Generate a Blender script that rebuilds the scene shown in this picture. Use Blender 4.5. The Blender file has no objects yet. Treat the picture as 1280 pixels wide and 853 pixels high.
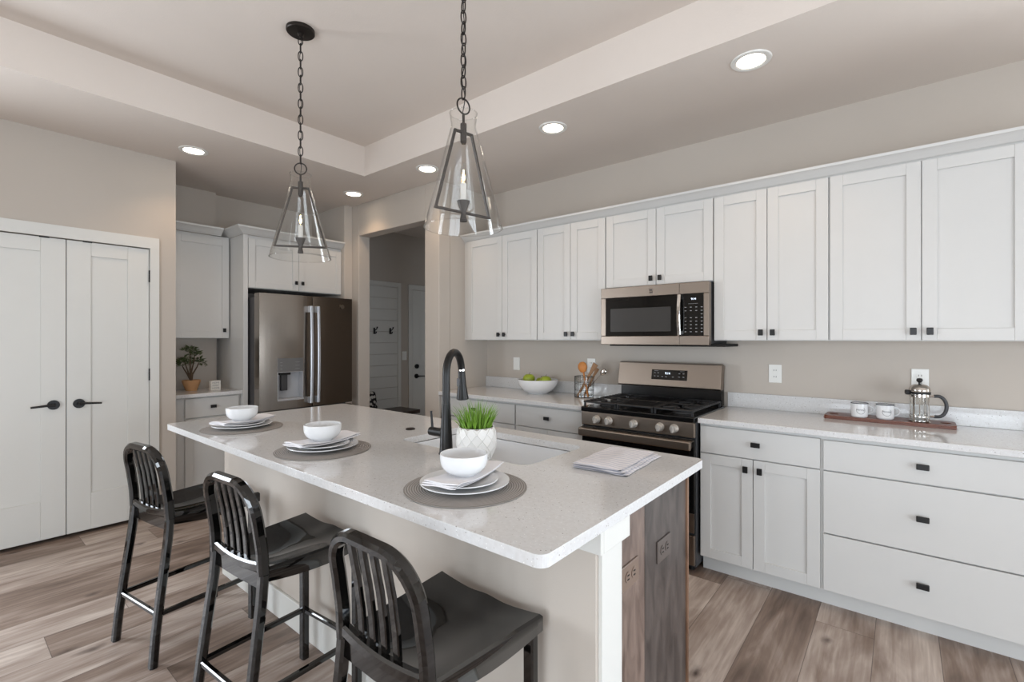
import bpy, bmesh, math, random
from mathutils import Vector, Matrix
random.seed(7)
C = bpy.context.scene.collection
R = math.radians
PI = math.pi

# ------------------------------------------------------------------ camera, world, light
sc = bpy.context.scene
cam_d = bpy.data.cameras.new('camera'); cam = bpy.data.objects.new('camera', cam_d); C.objects.link(cam)
sc.camera = cam
cam_d.sensor_width = 36; cam_d.lens = 597/1280*36; cam_d.shift_y = -2.5/1280
cam_d.clip_start = 0.05; cam_d.clip_end = 100
cam.location = (0, 0, 1.376); cam.rotation_euler = (R(90), 0, R(39.2))
vs = sc.view_settings
vs.view_transform = 'Standard'; vs.look = 'None'; vs.gamma = 1.0; vs.use_curve_mapping = False
vs.exposure = 0.46

world = bpy.data.worlds.new('world'); sc.world = world; world.use_nodes = True
bg = world.node_tree.nodes['Background']
bg.inputs[0].default_value = (0.62, 0.76, 1.0, 1); bg.inputs[1].default_value = 1.3

def area_light(name, loc, rot, sx, sy, power, color):
    l = bpy.data.lights.new(name, 'AREA'); l.shape = 'RECTANGLE'; l.size = sx; l.size_y = sy
    l.energy = power; l.color = color
    o = bpy.data.objects.new(name, l); C.objects.link(o); o.location = loc; o.rotation_euler = rot
    return o
# daylight through the glass door on the right and the two windows behind the camera
area_light('daylight_door', (3.56, -0.1, .9), (0, R(90), 0), 1.7, 3.4, 85, (0.86, 0.94, 1.0))
area_light('daylight_patio_door', (2.1, 3.68, 1.1), (R(-90), 0, 0), 1.7, 2.0, 88, (0.86, 0.94, 1.0))
area_light('daylight_window', (0.2, -4.16, 1.15), (R(90), 0, 0), 2.6, 1.9, 105, (0.86, 0.94, 1.0))

area_light('daylight_window', (-4.66, -1.10, 1.35), (0, R(-90), 0), 1.7, 1.3, 95, (0.86, 0.93, 1.0))
area_light('mudroom_fill', (-3.22, 4.7, 1.2), (0, R(90), 0), 1.0, .8, 2.6, (0.84, 0.92, 1.0))  # added fill standing in for daylight; the mudroom wall has no opening

# ------------------------------------------------------------------ materials
def srgb(r, g, b):
    f = lambda c: (c/255/12.92) if c/255 <= .04045 else ((c/255+.055)/1.055)**2.4
    return (f(r), f(g), f(b), 1)
MATS = {}
def mat(name, col, rough=.5, metal=0, spec=.5, noise=0, nscale=8, bump=0, bscale=200, coat=0, stretch=None):
    m = bpy.data.materials.new(name); m.use_nodes = True
    nt = m.node_tree; b = nt.nodes['Principled BSDF']
    b.inputs['Base Color'].default_value = col
    b.inputs['Roughness'].default_value = rough
    b.inputs['Metallic'].default_value = metal
    b.inputs['Specular IOR Level'].default_value = spec
    b.inputs['Coat Weight'].default_value = coat
    tc = nt.nodes.new('ShaderNodeTexCoord'); mp = nt.nodes.new('ShaderNodeMapping')
    nt.links.new(tc.outputs['Object'], mp.inputs[0])
    if stretch: mp.inputs['Scale'].default_value = stretch
    if noise:
        n = nt.nodes.new('ShaderNodeTexNoise'); n.inputs['Scale'].default_value = nscale; n.inputs['Detail'].default_value = 5
        nt.links.new(mp.outputs[0], n.inputs[0])
        mr = nt.nodes.new('ShaderNodeMapRange'); mr.inputs[1].default_value = .3; mr.inputs[2].default_value = .7
        mr.inputs[3].default_value = 1-noise; mr.inputs[4].default_value = 1+noise
        nt.links.new(n.outputs[0], mr.inputs[0])
        mx = nt.nodes.new('ShaderNodeVectorMath'); mx.operation = 'SCALE'
        mx.inputs[0].default_value = col[:3]; nt.links.new(mr.outputs[0], mx.inputs['Scale'])
        nt.links.new(mx.outputs[0], b.inputs['Base Color'])
    if bump:
        n = nt.nodes.new('ShaderNodeTexNoise'); n.inputs['Scale'].default_value = bscale; n.inputs['Detail'].default_value = 3
        nt.links.new(mp.outputs[0], n.inputs[0])
        bp = nt.nodes.new('ShaderNodeBump'); bp.inputs['Strength'].default_value = bump; bp.inputs['Distance'].default_value = .002
        nt.links.new(n.outputs[0], bp.inputs['Height']); nt.links.new(bp.outputs[0], b.inputs['Normal'])
    MATS[name] = m
    return m
M_wall = mat('greige wall paint', srgb(188, 179, 169), .85, bump=.15, bscale=300, noise=.012, nscale=3)
M_ceil = mat('greige ceiling paint', srgb(217, 207, 198), .9, bump=.25, bscale=120, noise=.012, nscale=2)
M_trim = mat('white trim paint', srgb(212, 211, 206), .45, noise=.006)
M_cab = mat('white cabinet paint', srgb(203, 202, 199), .42, noise=.008, nscale=4)
M_gap = mat('dark gap', srgb(24, 22, 20), .9, noise=.05)
M_black = mat('matte black metal', srgb(22, 21, 21), .38, metal=.3, noise=.05)
M_bronze = mat('dark bronze metal', srgb(50, 45, 42), .4, metal=.7, noise=.08)
M_pewter = mat('pewter grey metal', srgb(62, 58, 56), .45, metal=.5, noise=.08)
M_gloss = mat('gloss black steel', (.0018, .0017, .0016, 1), .04, spec=.75, noise=.05)
M_enamel = mat('black enamel', srgb(10, 10, 11), .18, noise=.05)
M_iron = mat('cast iron', srgb(26, 26, 28), .5, bump=.3, bscale=400, noise=.1)
M_glassblk = mat('black glass', srgb(9, 9, 9), .06, noise=.03)
M_side = mat('dark grey appliance side', srgb(60, 60, 62), .5, noise=.04)
M_ceram = mat('white glazed ceramic', srgb(226, 227, 228), .16, noise=.006)
M_matte_ceram = mat('white matte ceramic', srgb(214, 212, 208), .45, noise=.02)
M_cotton = mat('white cotton', srgb(226, 224, 226), .9, bump=.5, bscale=500, noise=.015, nscale=30)
M_plast = mat('white plastic', srgb(228, 227, 222), .35, noise=.004)
M_sink = mat('white sink composite', srgb(226, 228, 230), .3, noise=.01)
M_leaf = mat('dark green leaf', srgb(88, 100, 62), .5, noise=.35, nscale=40)
M_grass = mat('fresh green grass blade', srgb(104, 142, 42), .5, noise=.35, nscale=25)
M_bark = mat('brown bark', srgb(84, 66, 48), .8, noise=.2, nscale=60, bump=.4, bscale=120)
M_terra = mat('tan terracotta', srgb(190, 146, 104), .75, noise=.05, nscale=30)
M_soil = mat('dark soil', srgb(40, 32, 26), .95, noise=.3, nscale=120)
M_apple = mat('green apple skin', srgb(140, 156, 40), .3, noise=.14, nscale=28)
M_bench = mat('espresso wood', srgb(56, 44, 38), .35, noise=.2, nscale=14, stretch=(6, 1, 6))
M_board = mat('walnut brown wood', srgb(104, 52, 28), .35, noise=.25, nscale=20, stretch=(1, 9, 9))
M_spoonw = mat('olive wood', srgb(150, 112, 78), .55, noise=.18, nscale=30, stretch=(6, 6, 1))
M_honey = mat('honey coloured wood', srgb(204, 132, 66), .5, noise=.1, nscale=30)
M_chrome = mat('polished chrome', srgb(205, 200, 194), .12, metal=1, noise=.02)
M_knob = mat('satin silver knob', srgb(206, 202, 196), .32, metal=.55, noise=.02)
M_grayink = mat('grey ink', srgb(60, 62, 70), .6, noise=.02)
M_rimblue = mat('dark steel mug rim', srgb(72, 78, 92), .3, metal=.5, noise=.05)
M_light_ink = mat('pale grey print', srgb(150, 150, 150), .6, noise=.02)

def steel(name, col, rough=.3, axis='z', amount=.008):
    """brushed stainless: noise stretched along the brushing direction drives roughness and tone"""
    m = mat(name, col, rough, metal=1)
    nt = m.node_tree; b = nt.nodes['Principled BSDF']
    tc = nt.nodes.new('ShaderNodeTexCoord'); mp = nt.nodes.new('ShaderNodeMapping')
    mp.inputs['Scale'].default_value = {'z': (260, 260, 2.5), 'x': (2.5, 260, 260), 'y': (260, 2.5, 260)}[axis]
    n = nt.nodes.new('ShaderNodeTexNoise'); n.inputs['Scale'].default_value = 1.0; n.inputs['Detail'].default_value = 4
    nt.links.new(tc.outputs['Object'], mp.inputs[0]); nt.links.new(mp.outputs[0], n.inputs[0])
    mr = nt.nodes.new('ShaderNodeMapRange'); mr.inputs[3].default_value = rough-.02; mr.inputs[4].default_value = rough+.03
    bp = nt.nodes.new('ShaderNodeBump'); bp.inputs['Strength'].default_value = amount; bp.inputs['Distance'].default_value = .001
    nt.links.new(n.outputs[0], bp.inputs['Height'])
    # very gentle panel waviness, as thin sheet doors have
    w = nt.nodes.new('ShaderNodeTexNoise'); w.inputs['Scale'].default_value = 2.3; w.inputs['Detail'].default_value = 1
    nt.links.new(tc.outputs['Object'], w.inputs[0])
    bp2 = nt.nodes.new('ShaderNodeBump'); bp2.inputs['Strength'].default_value = .10; bp2.inputs['Distance'].default_value = .02
    nt.links.new(w.outputs[0], bp2.inputs['Height'])
    nt.links.new(bp2.outputs[0], b.inputs['Normal'])
    return m
M_steel = steel('brushed stainless steel', srgb(146, 134, 123), .36, 'x')
M_steelv = steel('brushed stainless fridge door', srgb(150, 142, 134), .2, 'z', .006)

def thin_glass(name, tint=(1, 1, 1, 1), ior=1.45, rough=0.0):
    m = bpy.data.materials.new(name); m.use_nodes = True; nt = m.node_tree
    nt.nodes.remove(nt.nodes['Principled BSDF']); out = nt.nodes['Material Output']
    tr = nt.nodes.new('ShaderNodeBsdfTransparent'); tr.inputs[0].default_value = tint
    gl = nt.nodes.new('ShaderNodeBsdfGlossy'); gl.inputs['Roughness'].default_value = rough
    lw = nt.nodes.new('ShaderNodeLayerWeight'); lw.inputs[0].default_value = .5
    pw = nt.nodes.new('ShaderNodeMath'); pw.operation = 'POWER'; nt.links.new(lw.outputs['Facing'], pw.inputs[0]); pw.inputs[1].default_value = 4.5
    fr = nt.nodes.new('ShaderNodeMath'); fr.operation = 'MULTIPLY_ADD'; nt.links.new(pw.outputs[0], fr.inputs[0]); fr.inputs[1].default_value = .85; fr.inputs[2].default_value = .03
    mx = nt.nodes.new('ShaderNodeMixShader')
    nt.links.new(fr.outputs[0], mx.inputs[0]); nt.links.new(tr.outputs[0], mx.inputs[1]); nt.links.new(gl.outputs[0], mx.inputs[2])
    nt.links.new(mx.outputs[0], out.inputs[0]); MATS[name] = m
    return m
M_glass = thin_glass('clear lamp glass', (.97, .97, .965, 1), 1.5)
M_beaker = thin_glass('clear beaker glass', (.985, .99, .985, 1))
def emit(name, col, s):
    m = bpy.data.materials.new(name); m.use_nodes = True; nt = m.node_tree
    b = nt.nodes['Principled BSDF']; b.inputs['Base Color'].default_value = col
    b.inputs['Emission Color'].default_value = col; b.inputs['Emission Strength'].default_value = s
    MATS[name] = m
    return m
M_lamp = emit('lit downlight lens', (1, .88, .72, 1), 9)
M_bulb = emit('lit candle bulb', (1, .66, .32, 1), 40)
M_display = emit('lit clock digits', (.75, .85, 1, 1), 1.2)

def quartz():
    m = mat('speckled white quartz', srgb(206, 202, 197), .075, spec=.6)
    nt = m.node_tree; b = nt.nodes['Principled BSDF']; L = nt.links.new
    tc = nt.nodes.new('ShaderNodeTexCoord')
    def specks(scale, thr, col, prev):
        v = nt.nodes.new('ShaderNodeTexVoronoi'); v.inputs['Scale'].default_value = scale
        L(tc.outputs['Object'], v.inputs[0])
        wn = nt.nodes.new('ShaderNodeTexWhiteNoise'); L(v.outputs['Position'], wn.inputs[0])
        g = nt.nodes.new('ShaderNodeMath'); g.operation = 'GREATER_THAN'; g.inputs[1].default_value = thr; L(wn.outputs[0], g.inputs[0])
        d = nt.nodes.new('ShaderNodeMath'); d.operation = 'LESS_THAN'; d.inputs[1].default_value = .32; L(v.outputs['Distance'], d.inputs[0])
        a = nt.nodes.new('ShaderNodeMath'); a.operation = 'MULTIPLY'; L(g.outputs[0], a.inputs[0]); L(d.outputs[0], a.inputs[1])
        mx = nt.nodes.new('ShaderNodeMix'); mx.data_type = 'RGBA'; L(a.outputs[0], mx.inputs[0]); L(prev, mx.inputs[6]); mx.inputs[7].default_value = col
        return mx.outputs[2]
    n = nt.nodes.new('ShaderNodeTexNoise'); n.inputs['Scale'].default_value = 90; n.inputs['Detail'].default_value = 4; L(tc.outputs['Object'], n.inputs[0])
    cr = nt.nodes.new('ShaderNodeValToRGB'); cr.color_ramp.elements[0].position = .3; cr.color_ramp.elements[0].color = srgb(206, 205, 204)
    cr.color_ramp.elements[1].position = .7; cr.color_ramp.elements[1].color = srgb(214, 214, 214); L(n.outputs[0], cr.inputs[0])
    o = specks(230, .92, srgb(186, 182, 178), cr.outputs[0])
    o = specks(170, .972, srgb(142, 137, 132), o)
    o = specks(200, .93, srgb(232, 232, 230), o)
    L(o, b.inputs['Base Color'])
    return m
M_quartz = quartz()

def floor_mat():
    m = mat('grey brown plank floor', srgb(140, 125, 112), .42, spec=.4)
    nt = m.node_tree; b = nt.nodes['Principled BSDF']; L = nt.links.new
    def math_(op, a, b_=None, c=None):
        n = nt.nodes.new('ShaderNodeMath'); n.operation = op
        for i, v in enumerate((a, b_, c)):
            if v is None: continue
            if isinstance(v, (int, float)): n.inputs[i].default_value = v
            else: L(v, n.inputs[i])
        return n.outputs[0]
    tc = nt.nodes.new('ShaderNodeTexCoord'); sp = nt.nodes.new('ShaderNodeSeparateXYZ'); L(tc.outputs['Object'], sp.inputs[0])
    W, LN = .2285, 1.52
    u = math_('DIVIDE', math_('ADD', sp.outputs[0], .782), W); iu = math_('FLOOR', u)
    wn = nt.nodes.new('ShaderNodeTexWhiteNoise'); wn.noise_dimensions = '1D'; L(iu, wn.inputs['W'])
    v = math_('ADD', math_('DIVIDE', sp.outputs[1], LN), math_('MULTIPLY', wn.outputs[0], 7.0)); iv = math_('FLOOR', v)
    cb = nt.nodes.new('ShaderNodeCombineXYZ'); L(iu, cb.inputs[0]); L(iv, cb.inputs[1])
    wc = nt.nodes.new('ShaderNodeTexWhiteNoise'); L(cb.outputs[0], wc.inputs[0])
    # grain coordinates shifted per plank
    off = nt.nodes.new('ShaderNodeVectorMath'); off.operation = 'SCALE'; L(wc.outputs['Color'], off.inputs[0]); off.inputs['Scale'].default_value = 40
    ad = nt.nodes.new('ShaderNodeVectorMath'); L(tc.outputs['Object'], ad.inputs[0]); L(off.outputs[0], ad.inputs[1])
    def noise(scale, detail, sx, sy, dist=0.0):
        mp = nt.nodes.new('ShaderNodeMapping'); mp.inputs['Scale'].default_value = (sx, sy, 1); L(ad.outputs[0], mp.inputs[0])
        n = nt.nodes.new('ShaderNodeTexNoise'); n.inputs['Scale'].default_value = scale; n.inputs['Detail'].default_value = detail
        n.inputs['Distortion'].default_value = dist; L(mp.outputs[0], n.inputs[0])
        return n.outputs[0]
    big = noise(1.0, 4, 7, 1.6, .8); fine = noise(1.0, 8, 70, 3.0, .4); mid = noise(1.0, 5, 22, 2.2, 1.2)
    t = math_('ADD', math_('MULTIPLY', big, .75), math_('ADD', math_('MULTIPLY', mid, .45), math_('MULTIPLY', fine, .28)))
    t = math_('ADD', t, math_('MULTIPLY', math_('SUBTRACT', wc.outputs[0], .5), .30))
    t = math_('SUBTRACT', t, .24)
    cr = nt.nodes.new('ShaderNodeValToRGB'); e = cr.color_ramp.elements
    e[0].position = .22; e[0].color = srgb(98, 82, 72)
    e[1].position = .80; e[1].color = srgb(204, 192, 182)
    k = e.new(.42); k.color = srgb(134, 116, 104)
    k = e.new(.60); k.color = srgb(168, 153, 143)
    L(t, cr.inputs[0])
    # knots
    mp = nt.nodes.new('ShaderNodeMapping'); mp.inputs['Scale'].default_value = (5.5, 2.6, 1); L(ad.outputs[0], mp.inputs[0])
    vo = nt.nodes.new('ShaderNodeTexVoronoi'); vo.voronoi_dimensions = '2D'; vo.inputs['Scale'].default_value = 1.0
    kn = nt.nodes.new('ShaderNodeTexNoise'); kn.inputs['Scale'].default_value = 9; kn.inputs['Detail'].default_value = 3; L(ad.outputs[0], kn.inputs[0])
    ks = nt.nodes.new('ShaderNodeVectorMath'); ks.operation = 'MULTIPLY_ADD'; L(kn.outputs['Color'], ks.inputs[0]); ks.inputs[1].default_value = (.35, .35, 0); L(mp.outputs[0], ks.inputs[2]); L(ks.outputs[0], vo.inputs[0])
    wk = nt.nodes.new('ShaderNodeTexWhiteNoise'); L(vo.outputs['Position'], wk.inputs[0])
    kd = nt.nodes.new('ShaderNodeMapRange'); kd.inputs[1].default_value = .02; kd.inputs[2].default_value = .15; kd.inputs[3].default_value = .95; kd.inputs[4].default_value = 0
    L(vo.outputs['Distance'], kd.inputs[0])
    kk = math_('MULTIPLY', kd.outputs[0], math_('GREATER_THAN', wk.outputs[0], .62))
    kk = math_('MULTIPLY', kk, math_('ADD', .35, mid))
    mk = nt.nodes.new('ShaderNodeMix'); mk.data_type = 'RGBA'; L(kk, mk.inputs[0]); L(cr.outputs[0], mk.inputs[6]); mk.inputs[7].default_value = srgb(72, 58, 52)
    # seams
    fu = math_('FRACT', u); du = math_('MULTIPLY', math_('MINIMUM', fu, math_('SUBTRACT', 1, fu)), W)
    fv = math_('FRACT', v); dv = math_('MULTIPLY', math_('MINIMUM', fv, math_('SUBTRACT', 1, fv)), LN)
    seam = math_('LESS_THAN', math_('MINIMUM', du, dv), .0014)
    ms = nt.nodes.new('ShaderNodeMix'); ms.data_type = 'RGBA'; L(math_('MULTIPLY', seam, .65), ms.inputs[0]); L(mk.outputs[2], ms.inputs[6]); ms.inputs[7].default_value = srgb(58, 48, 42)
    L(ms.outputs[2], b.inputs['Base Color'])
    bp = nt.nodes.new('ShaderNodeBump'); bp.inputs['Strength'].default_value = .12; bp.inputs['Distance'].default_value = .002
    L(fine, bp.inputs['Height']); L(bp.outputs[0], b.inputs['Normal'])
    rr = math_('ADD', .36, math_('MULTIPLY', fine, .16)); L(rr, b.inputs['Roughness'])
    return m
M_floor = floor_mat()

def wood_veneer(name, c0, c1):
    m = mat(name, c0, .4)
    nt = m.node_tree; b = nt.nodes['Principled BSDF']; L = nt.links.new
    tc = nt.nodes.new('ShaderNodeTexCoord'); mp = nt.nodes.new('ShaderNodeMapping'); mp.inputs['Scale'].default_value = (13, 13, 4.2)
    L(tc.outputs['Object'], mp.inputs[0])
    n = nt.nodes.new('ShaderNodeTexNoise'); n.inputs['Scale'].default_value = 1.5; n.inputs['Detail'].default_value = 9; n.inputs['Distortion'].default_value = .7
    L(mp.outputs[0], n.inputs[0])
    cr = nt.nodes.new('ShaderNodeValToRGB'); cr.color_ramp.elements[0].position = .32; cr.color_ramp.elements[0].color = c0
    cr.color_ramp.elements[1].position = .72; cr.color_ramp.elements[1].color = c1; L(n.outputs[0], cr.inputs[0]); L(cr.outputs[0], b.inputs['Base Color'])
    return m
M_veneer_lit = wood_veneer('warm brown stained maple', srgb(88, 72, 64), srgb(138, 119, 108))  # lit copy of the island end veneer
M_veneer_shade = wood_veneer('grey brown stained maple', srgb(56, 49, 46), srgb(92, 83, 78))  # shaded copy of the same veneer, shade put into the colour
M_edge = wood_veneer('reddish brown edge band', srgb(104, 76, 58), srgb(140, 108, 86))

def striped():
    m = mat('striped cotton towel', srgb(225, 225, 228), .9, bump=.4, bscale=600)
    nt = m.node_tree; b = nt.nodes['Principled BSDF']; L = nt.links.new
    tc = nt.nodes.new('ShaderNodeTexCoord'); w = nt.nodes.new('ShaderNodeTexWave'); w.wave_type = 'BANDS'; w.bands_direction = 'Y'
    w.inputs['Scale'].default_value = 13; w.inputs['Distortion'].default_value = .2; L(tc.outputs['Object'], w.inputs[0])
    cr = nt.nodes.new('ShaderNodeValToRGB'); cr.color_ramp.interpolation = 'CONSTANT'
    cr.color_ramp.elements[0].color = srgb(196, 197, 208); cr.color_ramp.elements[1].position = .22; cr.color_ramp.elements[1].color = srgb(222, 221, 224)
    L(w.outputs[0], cr.inputs[0]); L(cr.outputs[0], b.inputs['Base Color'])
    return m
M_towel = striped()
def woven_mat():
    m = mat('grey woven placemat', srgb(132, 126, 120), .8)
    nt = m.node_tree; b = nt.nodes['Principled BSDF']; L = nt.links.new
    tc = nt.nodes.new('ShaderNodeTexCoord'); w = nt.nodes.new('ShaderNodeTexWave'); w.wave_type = 'RINGS'; w.rings_direction = 'Z'
    w.inputs['Scale'].default_value = 42; w.inputs['Distortion'].default_value = 0; L(tc.outputs['Object'], w.inputs[0])
    cr = nt.nodes.new('ShaderNodeValToRGB'); cr.color_ramp.elements[0].color = srgb(118, 113, 109); cr.color_ramp.elements[1].color = srgb(160, 155, 150)
    L(w.outputs[0], cr.inputs[0]); L(cr.outputs[0], b.inputs['Base Color'])
    bp = nt.nodes.new('ShaderNodeBump'); bp.inputs['Strength'].default_value = .6; bp.inputs['Distance'].default_value = .002; L(w.outputs[0], bp.inputs['Height']); L(bp.outputs[0], b.inputs['Normal'])
    return m
M_mat = woven_mat()
def bag_mat():
    m = mat('black and white patterned fabric', srgb(30, 30, 30), .9)
    nt = m.node_tree; b = nt.nodes['Principled BSDF']; L = nt.links.new
    tc = nt.nodes.new('ShaderNodeTexCoord'); v = nt.nodes.new('ShaderNodeTexVoronoi'); v.inputs['Scale'].default_value = 22; L(tc.outputs['Object'], v.inputs[0])
    cr = nt.nodes.new('ShaderNodeValToRGB'); cr.color_ramp.interpolation = 'CONSTANT'; cr.color_ramp.elements[0].color = srgb(205, 203, 198)
    cr.color_ramp.elements[1].position = .45; cr.color_ramp.elements[1].color = srgb(26, 26, 28); L(v.outputs[0], cr.inputs[0]); L(cr.outputs[0], b.inputs['Base Color'])
    return m
M_bag = bag_mat()

# ------------------------------------------------------------------ mesh helpers
class MB:
    def __init__(self): self.bm = bmesh.new()
    def add(self, verts, faces, smooth=False):
        vs_ = [self.bm.verts.new(v) for v in verts]
        for f in faces:
            try:
                fc = self.bm.faces.new([vs_[i] for i in f]); fc.smooth = smooth
            except ValueError: pass
        return vs_
    def box(self, x0, x1, y0, y1, z0, z1, bev=0, mtx=None, seg=2):
        t = bmesh.new()
        r = bmesh.ops.create_cube(t, size=1)
        for v in t.verts:
            v.co = Vector(((x0+x1)/2 + v.co.x*(x1-x0), (y0+y1)/2 + v.co.y*(y1-y0), (z0+z1)/2 + v.co.z*(z1-z0)))
        if bev:
            bmesh.ops.bevel(t, geom=t.edges[:], offset=bev, segments=seg, affect='EDGES', profile=.5)
        if mtx is not None: t.transform(mtx)
        self._merge(t); return self
    def _merge(self, t, smooth=None):
        t.verts.ensure_lookup_table(); mp = {}
        for v in t.verts: mp[v] = self.bm.verts.new(v.co)
        for f in t.faces:
            try:
                nf = self.bm.faces.new([mp[v] for v in f.verts]); nf.smooth = f.smooth if smooth is None else smooth
            except ValueError: pass
        t.free()
    def lathe(self, prof, c=(0, 0, 0), n=40, mtx=None, smooth=True, sx=1, sy=1):
        """prof: (r,z) list, first/last with r=0 close the ends"""
        verts = []; faces = []; rows = []
        for r, z in prof:
            if r < 1e-6:
                rows.append([len(verts)]); verts.append((c[0], c[1], c[2]+z))
            else:
                rows.append(list(range(len(verts), len(verts)+n)))
                for i in range(n):
                    a = 2*PI*i/n; verts.append((c[0]+r*math.cos(a)*sx, c[1]+r*math.sin(a)*sy, c[2]+z))
        for A, B in zip(rows, rows[1:]):
            for i in range(n):
                j = (i+1) % n
                if len(A) == 1 and len(B) == 1: continue
                if len(A) == 1: faces.append((A[0], B[j], B[i]))
                elif len(B) == 1: faces.append((A[i], A[j], B[0]))
                else: faces.append((A[i], A[j], B[j], B[i]))
        if mtx is not None: verts = [tuple(mtx @ Vector(v)) for v in verts]
        self.add(verts, faces, smooth); return self
    def cyl(self, p0, p1, r0, r1=None, n=20, smooth=True):
        r1 = r0 if r1 is None else r1
        p0 = Vector(p0); p1 = Vector(p1); d = p1-p0; L = d.length
        q = Vector((0, 0, 1)).rotation_difference(d.normalized()).to_matrix().to_4x4()
        self.lathe([(0, 0), (r0, 0), (r1, L), (0, L)], n=n, mtx=Matrix.Translation(p0) @ q, smooth=False)
        return self
    def tube(self, pts, r, n=10, closed=False, smooth=True):
        """round tube along points; r may be a list"""
        pts = [Vector(p) for p in pts]; m = len(pts)
        rr = r if isinstance(r, (list, tuple)) else [r]*m
        rings = []; prev = None
        for i, p in enumerate(pts):
            if closed: t = (pts[(i+1) % m]-pts[i-1]).normalized()
            else: t = (pts[min(i+1, m-1)]-pts[max(i-1, 0)]).normalized()
            if prev is None:
                h = Vector((0, 0, 1)) if abs(t.z) < .9 else Vector((1, 0, 0))
                a = t.cross(h).normalized()
            else: a = (prev-t*prev.dot(t)).normalized()
            prev = a; b = t.cross(a)
            rings.append([tuple(p+(a*math.cos(2*PI*k/n)+b*math.sin(2*PI*k/n))*rr[i]) for k in range(n)])
        verts = [v for rg in rings for v in rg]; faces = []
        cnt = m if closed else m-1
        for i in range(cnt):
            A = i*n; B = ((i+1) % m)*n
            for k in range(n): faces.append((A+k, A+(k+1) % n, B+(k+1) % n, B+k))
        if not closed:
            faces.append(tuple(reversed(range(n)))); faces.append(tuple((m-1)*n+k for k in range(n)))
        self.add(verts, faces, smooth); return self
    def sweep(self, pts, w, d, hint, closed=False, bev=.004):
        """rounded rectangular section: w across (hint x t), d along hint"""
        pts = [Vector(p) for p in pts]; m = len(pts); hint = Vector(hint)
        ww = w if isinstance(w, (list, tuple)) else [w]*m
        dd = d if isinstance(d, (list, tuple)) else [d]*m
        verts = []; n = 8
        for i, p in enumerate(pts):
            t = (pts[(i+1) % m]-pts[i-1]) if closed else (pts[min(i+1, m-1)]-pts[max(i-1, 0)])
            t.normalize(); b = (hint-t*hint.dot(t)).normalized(); a = t.cross(b)
            x = ww[i]/2; y = dd[i]/2; e = min(bev, x*.6, y*.6)
            for (px, py) in ((x-e, y), (-x+e, y), (-x, y-e), (-x, -y+e), (-x+e, -y), (x-e, -y), (x, -y+e), (x, y-e)):
                verts.append(tuple(p+a*px+b*py))
        faces = []
        for i in range(m if closed else m-1):
            A = i*n; B = ((i+1) % m)*n
            for k in range(n): faces.append((A+k, A+(k+1) % n, B+(k+1) % n, B+k))
        if not closed:
            faces.append(tuple(reversed(range(n)))); faces.append(tuple((m-1)*n+k for k in range(n)))
        self.add(verts, faces, False); return self
    def prism(self, poly, axis, a0, a1, mtx=None):
        """extrude a 2D polygon along an axis; poly in the two other axes (cyclic order x,y,z without axis)"""
        def mk(p, a):
            return {'x': (a, p[0], p[1]), 'y': (p[0], a, p[1]), 'z': (p[0], p[1], a)}[axis]
        n = len(poly); verts = [mk(p, a0) for p in poly]+[mk(p, a1) for p in poly]
        if mtx is not None: verts = [tuple(mtx @ Vector(v)) for v in verts]
        faces = [tuple(range(n)), tuple(reversed(range(n, 2*n)))]+[(i, (i+1) % n, n+(i+1) % n, n+i) for i in range(n)]
        self.add(verts, faces); return self
    def build(self, name, m, parent=None, loc=(0, 0, 0), rot=(0, 0, 0), bevel=0, subsurf=0, flat_angle=None):
        bmesh.ops.recalc_face_normals(self.bm, faces=self.bm.faces[:])
        for e in self.bm.edges:
            if len(e.link_faces) == 2 and e.calc_face_angle(0) > R(38): e.smooth = False
        me = bpy.data.meshes.new(name); self.bm.to_mesh(me); self.bm.free(); me.materials.append(m)
        o = bpy.data.objects.new(name, me); C.objects.link(o); o.location = loc; o.rotation_euler = rot
        if parent: o.parent = parent
        if bevel:
            b = o.modifiers.new('bevel', 'BEVEL'); b.width = bevel; b.segments = 2; b.limit_method = 'ANGLE'; b.angle_limit = R(40)
        if subsurf:
            s = o.modifiers.new('subsurf', 'SUBSURF'); s.levels = subsurf; s.render_levels = subsurf
        return o

def thing(name, label, cat, loc=(0, 0, 0), rz=0, group=None):
    o = bpy.data.objects.new(name, None); C.objects.link(o); o.empty_display_size = .1
    o.location = loc; o.rotation_euler = (0, 0, rz); o['label'] = label; o['category'] = cat
    if group: o['group'] = group
    return o
def tag(o, label, cat, group=None):
    o['label'] = label; o['category'] = cat
    if group: o['group'] = group
    return o
def struct(name, mb, m, loc=(0, 0, 0), bevel=0, parent=None):
    o = mb.build(name, m, parent, loc, bevel=bevel)
    if parent is None: o['kind'] = 'structure'
    return o
def copy_tree(o, loc=None, rz=None, label=None, group=None):
    c = o.copy(); C.objects.link(c)
    for ch in o.children:
        k = ch.copy(); C.objects.link(k); k.parent = c
        for g in ch.children:
            q = g.copy(); C.objects.link(q); q.parent = k
    if loc is not None: c.location = loc
    if rz is not None: c.rotation_euler = (0, 0, rz)
    if label: c['label'] = label
    if group: c['group'] = group
    return c
def text_mesh(name, body, size, m, parent, loc, rot, depth=.0006, align='CENTER'):
    cu = bpy.data.curves.new(name, 'FONT'); cu.body = body; cu.size = size; cu.extrude = depth; cu.align_x = align; cu.align_y = 'CENTER'
    tmp = bpy.data.objects.new(name+'_src', cu); C.objects.link(tmp)
    bpy.context.view_layer.update()
    me = bpy.data.meshes.new_from_object(tmp.evaluated_get(bpy.context.evaluated_depsgraph_get()))
    bpy.data.objects.remove(tmp); me.materials.clear(); me.materials.append(m)
    o = bpy.data.objects.new(name, me); C.objects.link(o); o.parent = parent; o.location = loc; o.rotation_euler = rot
    return o

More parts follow.
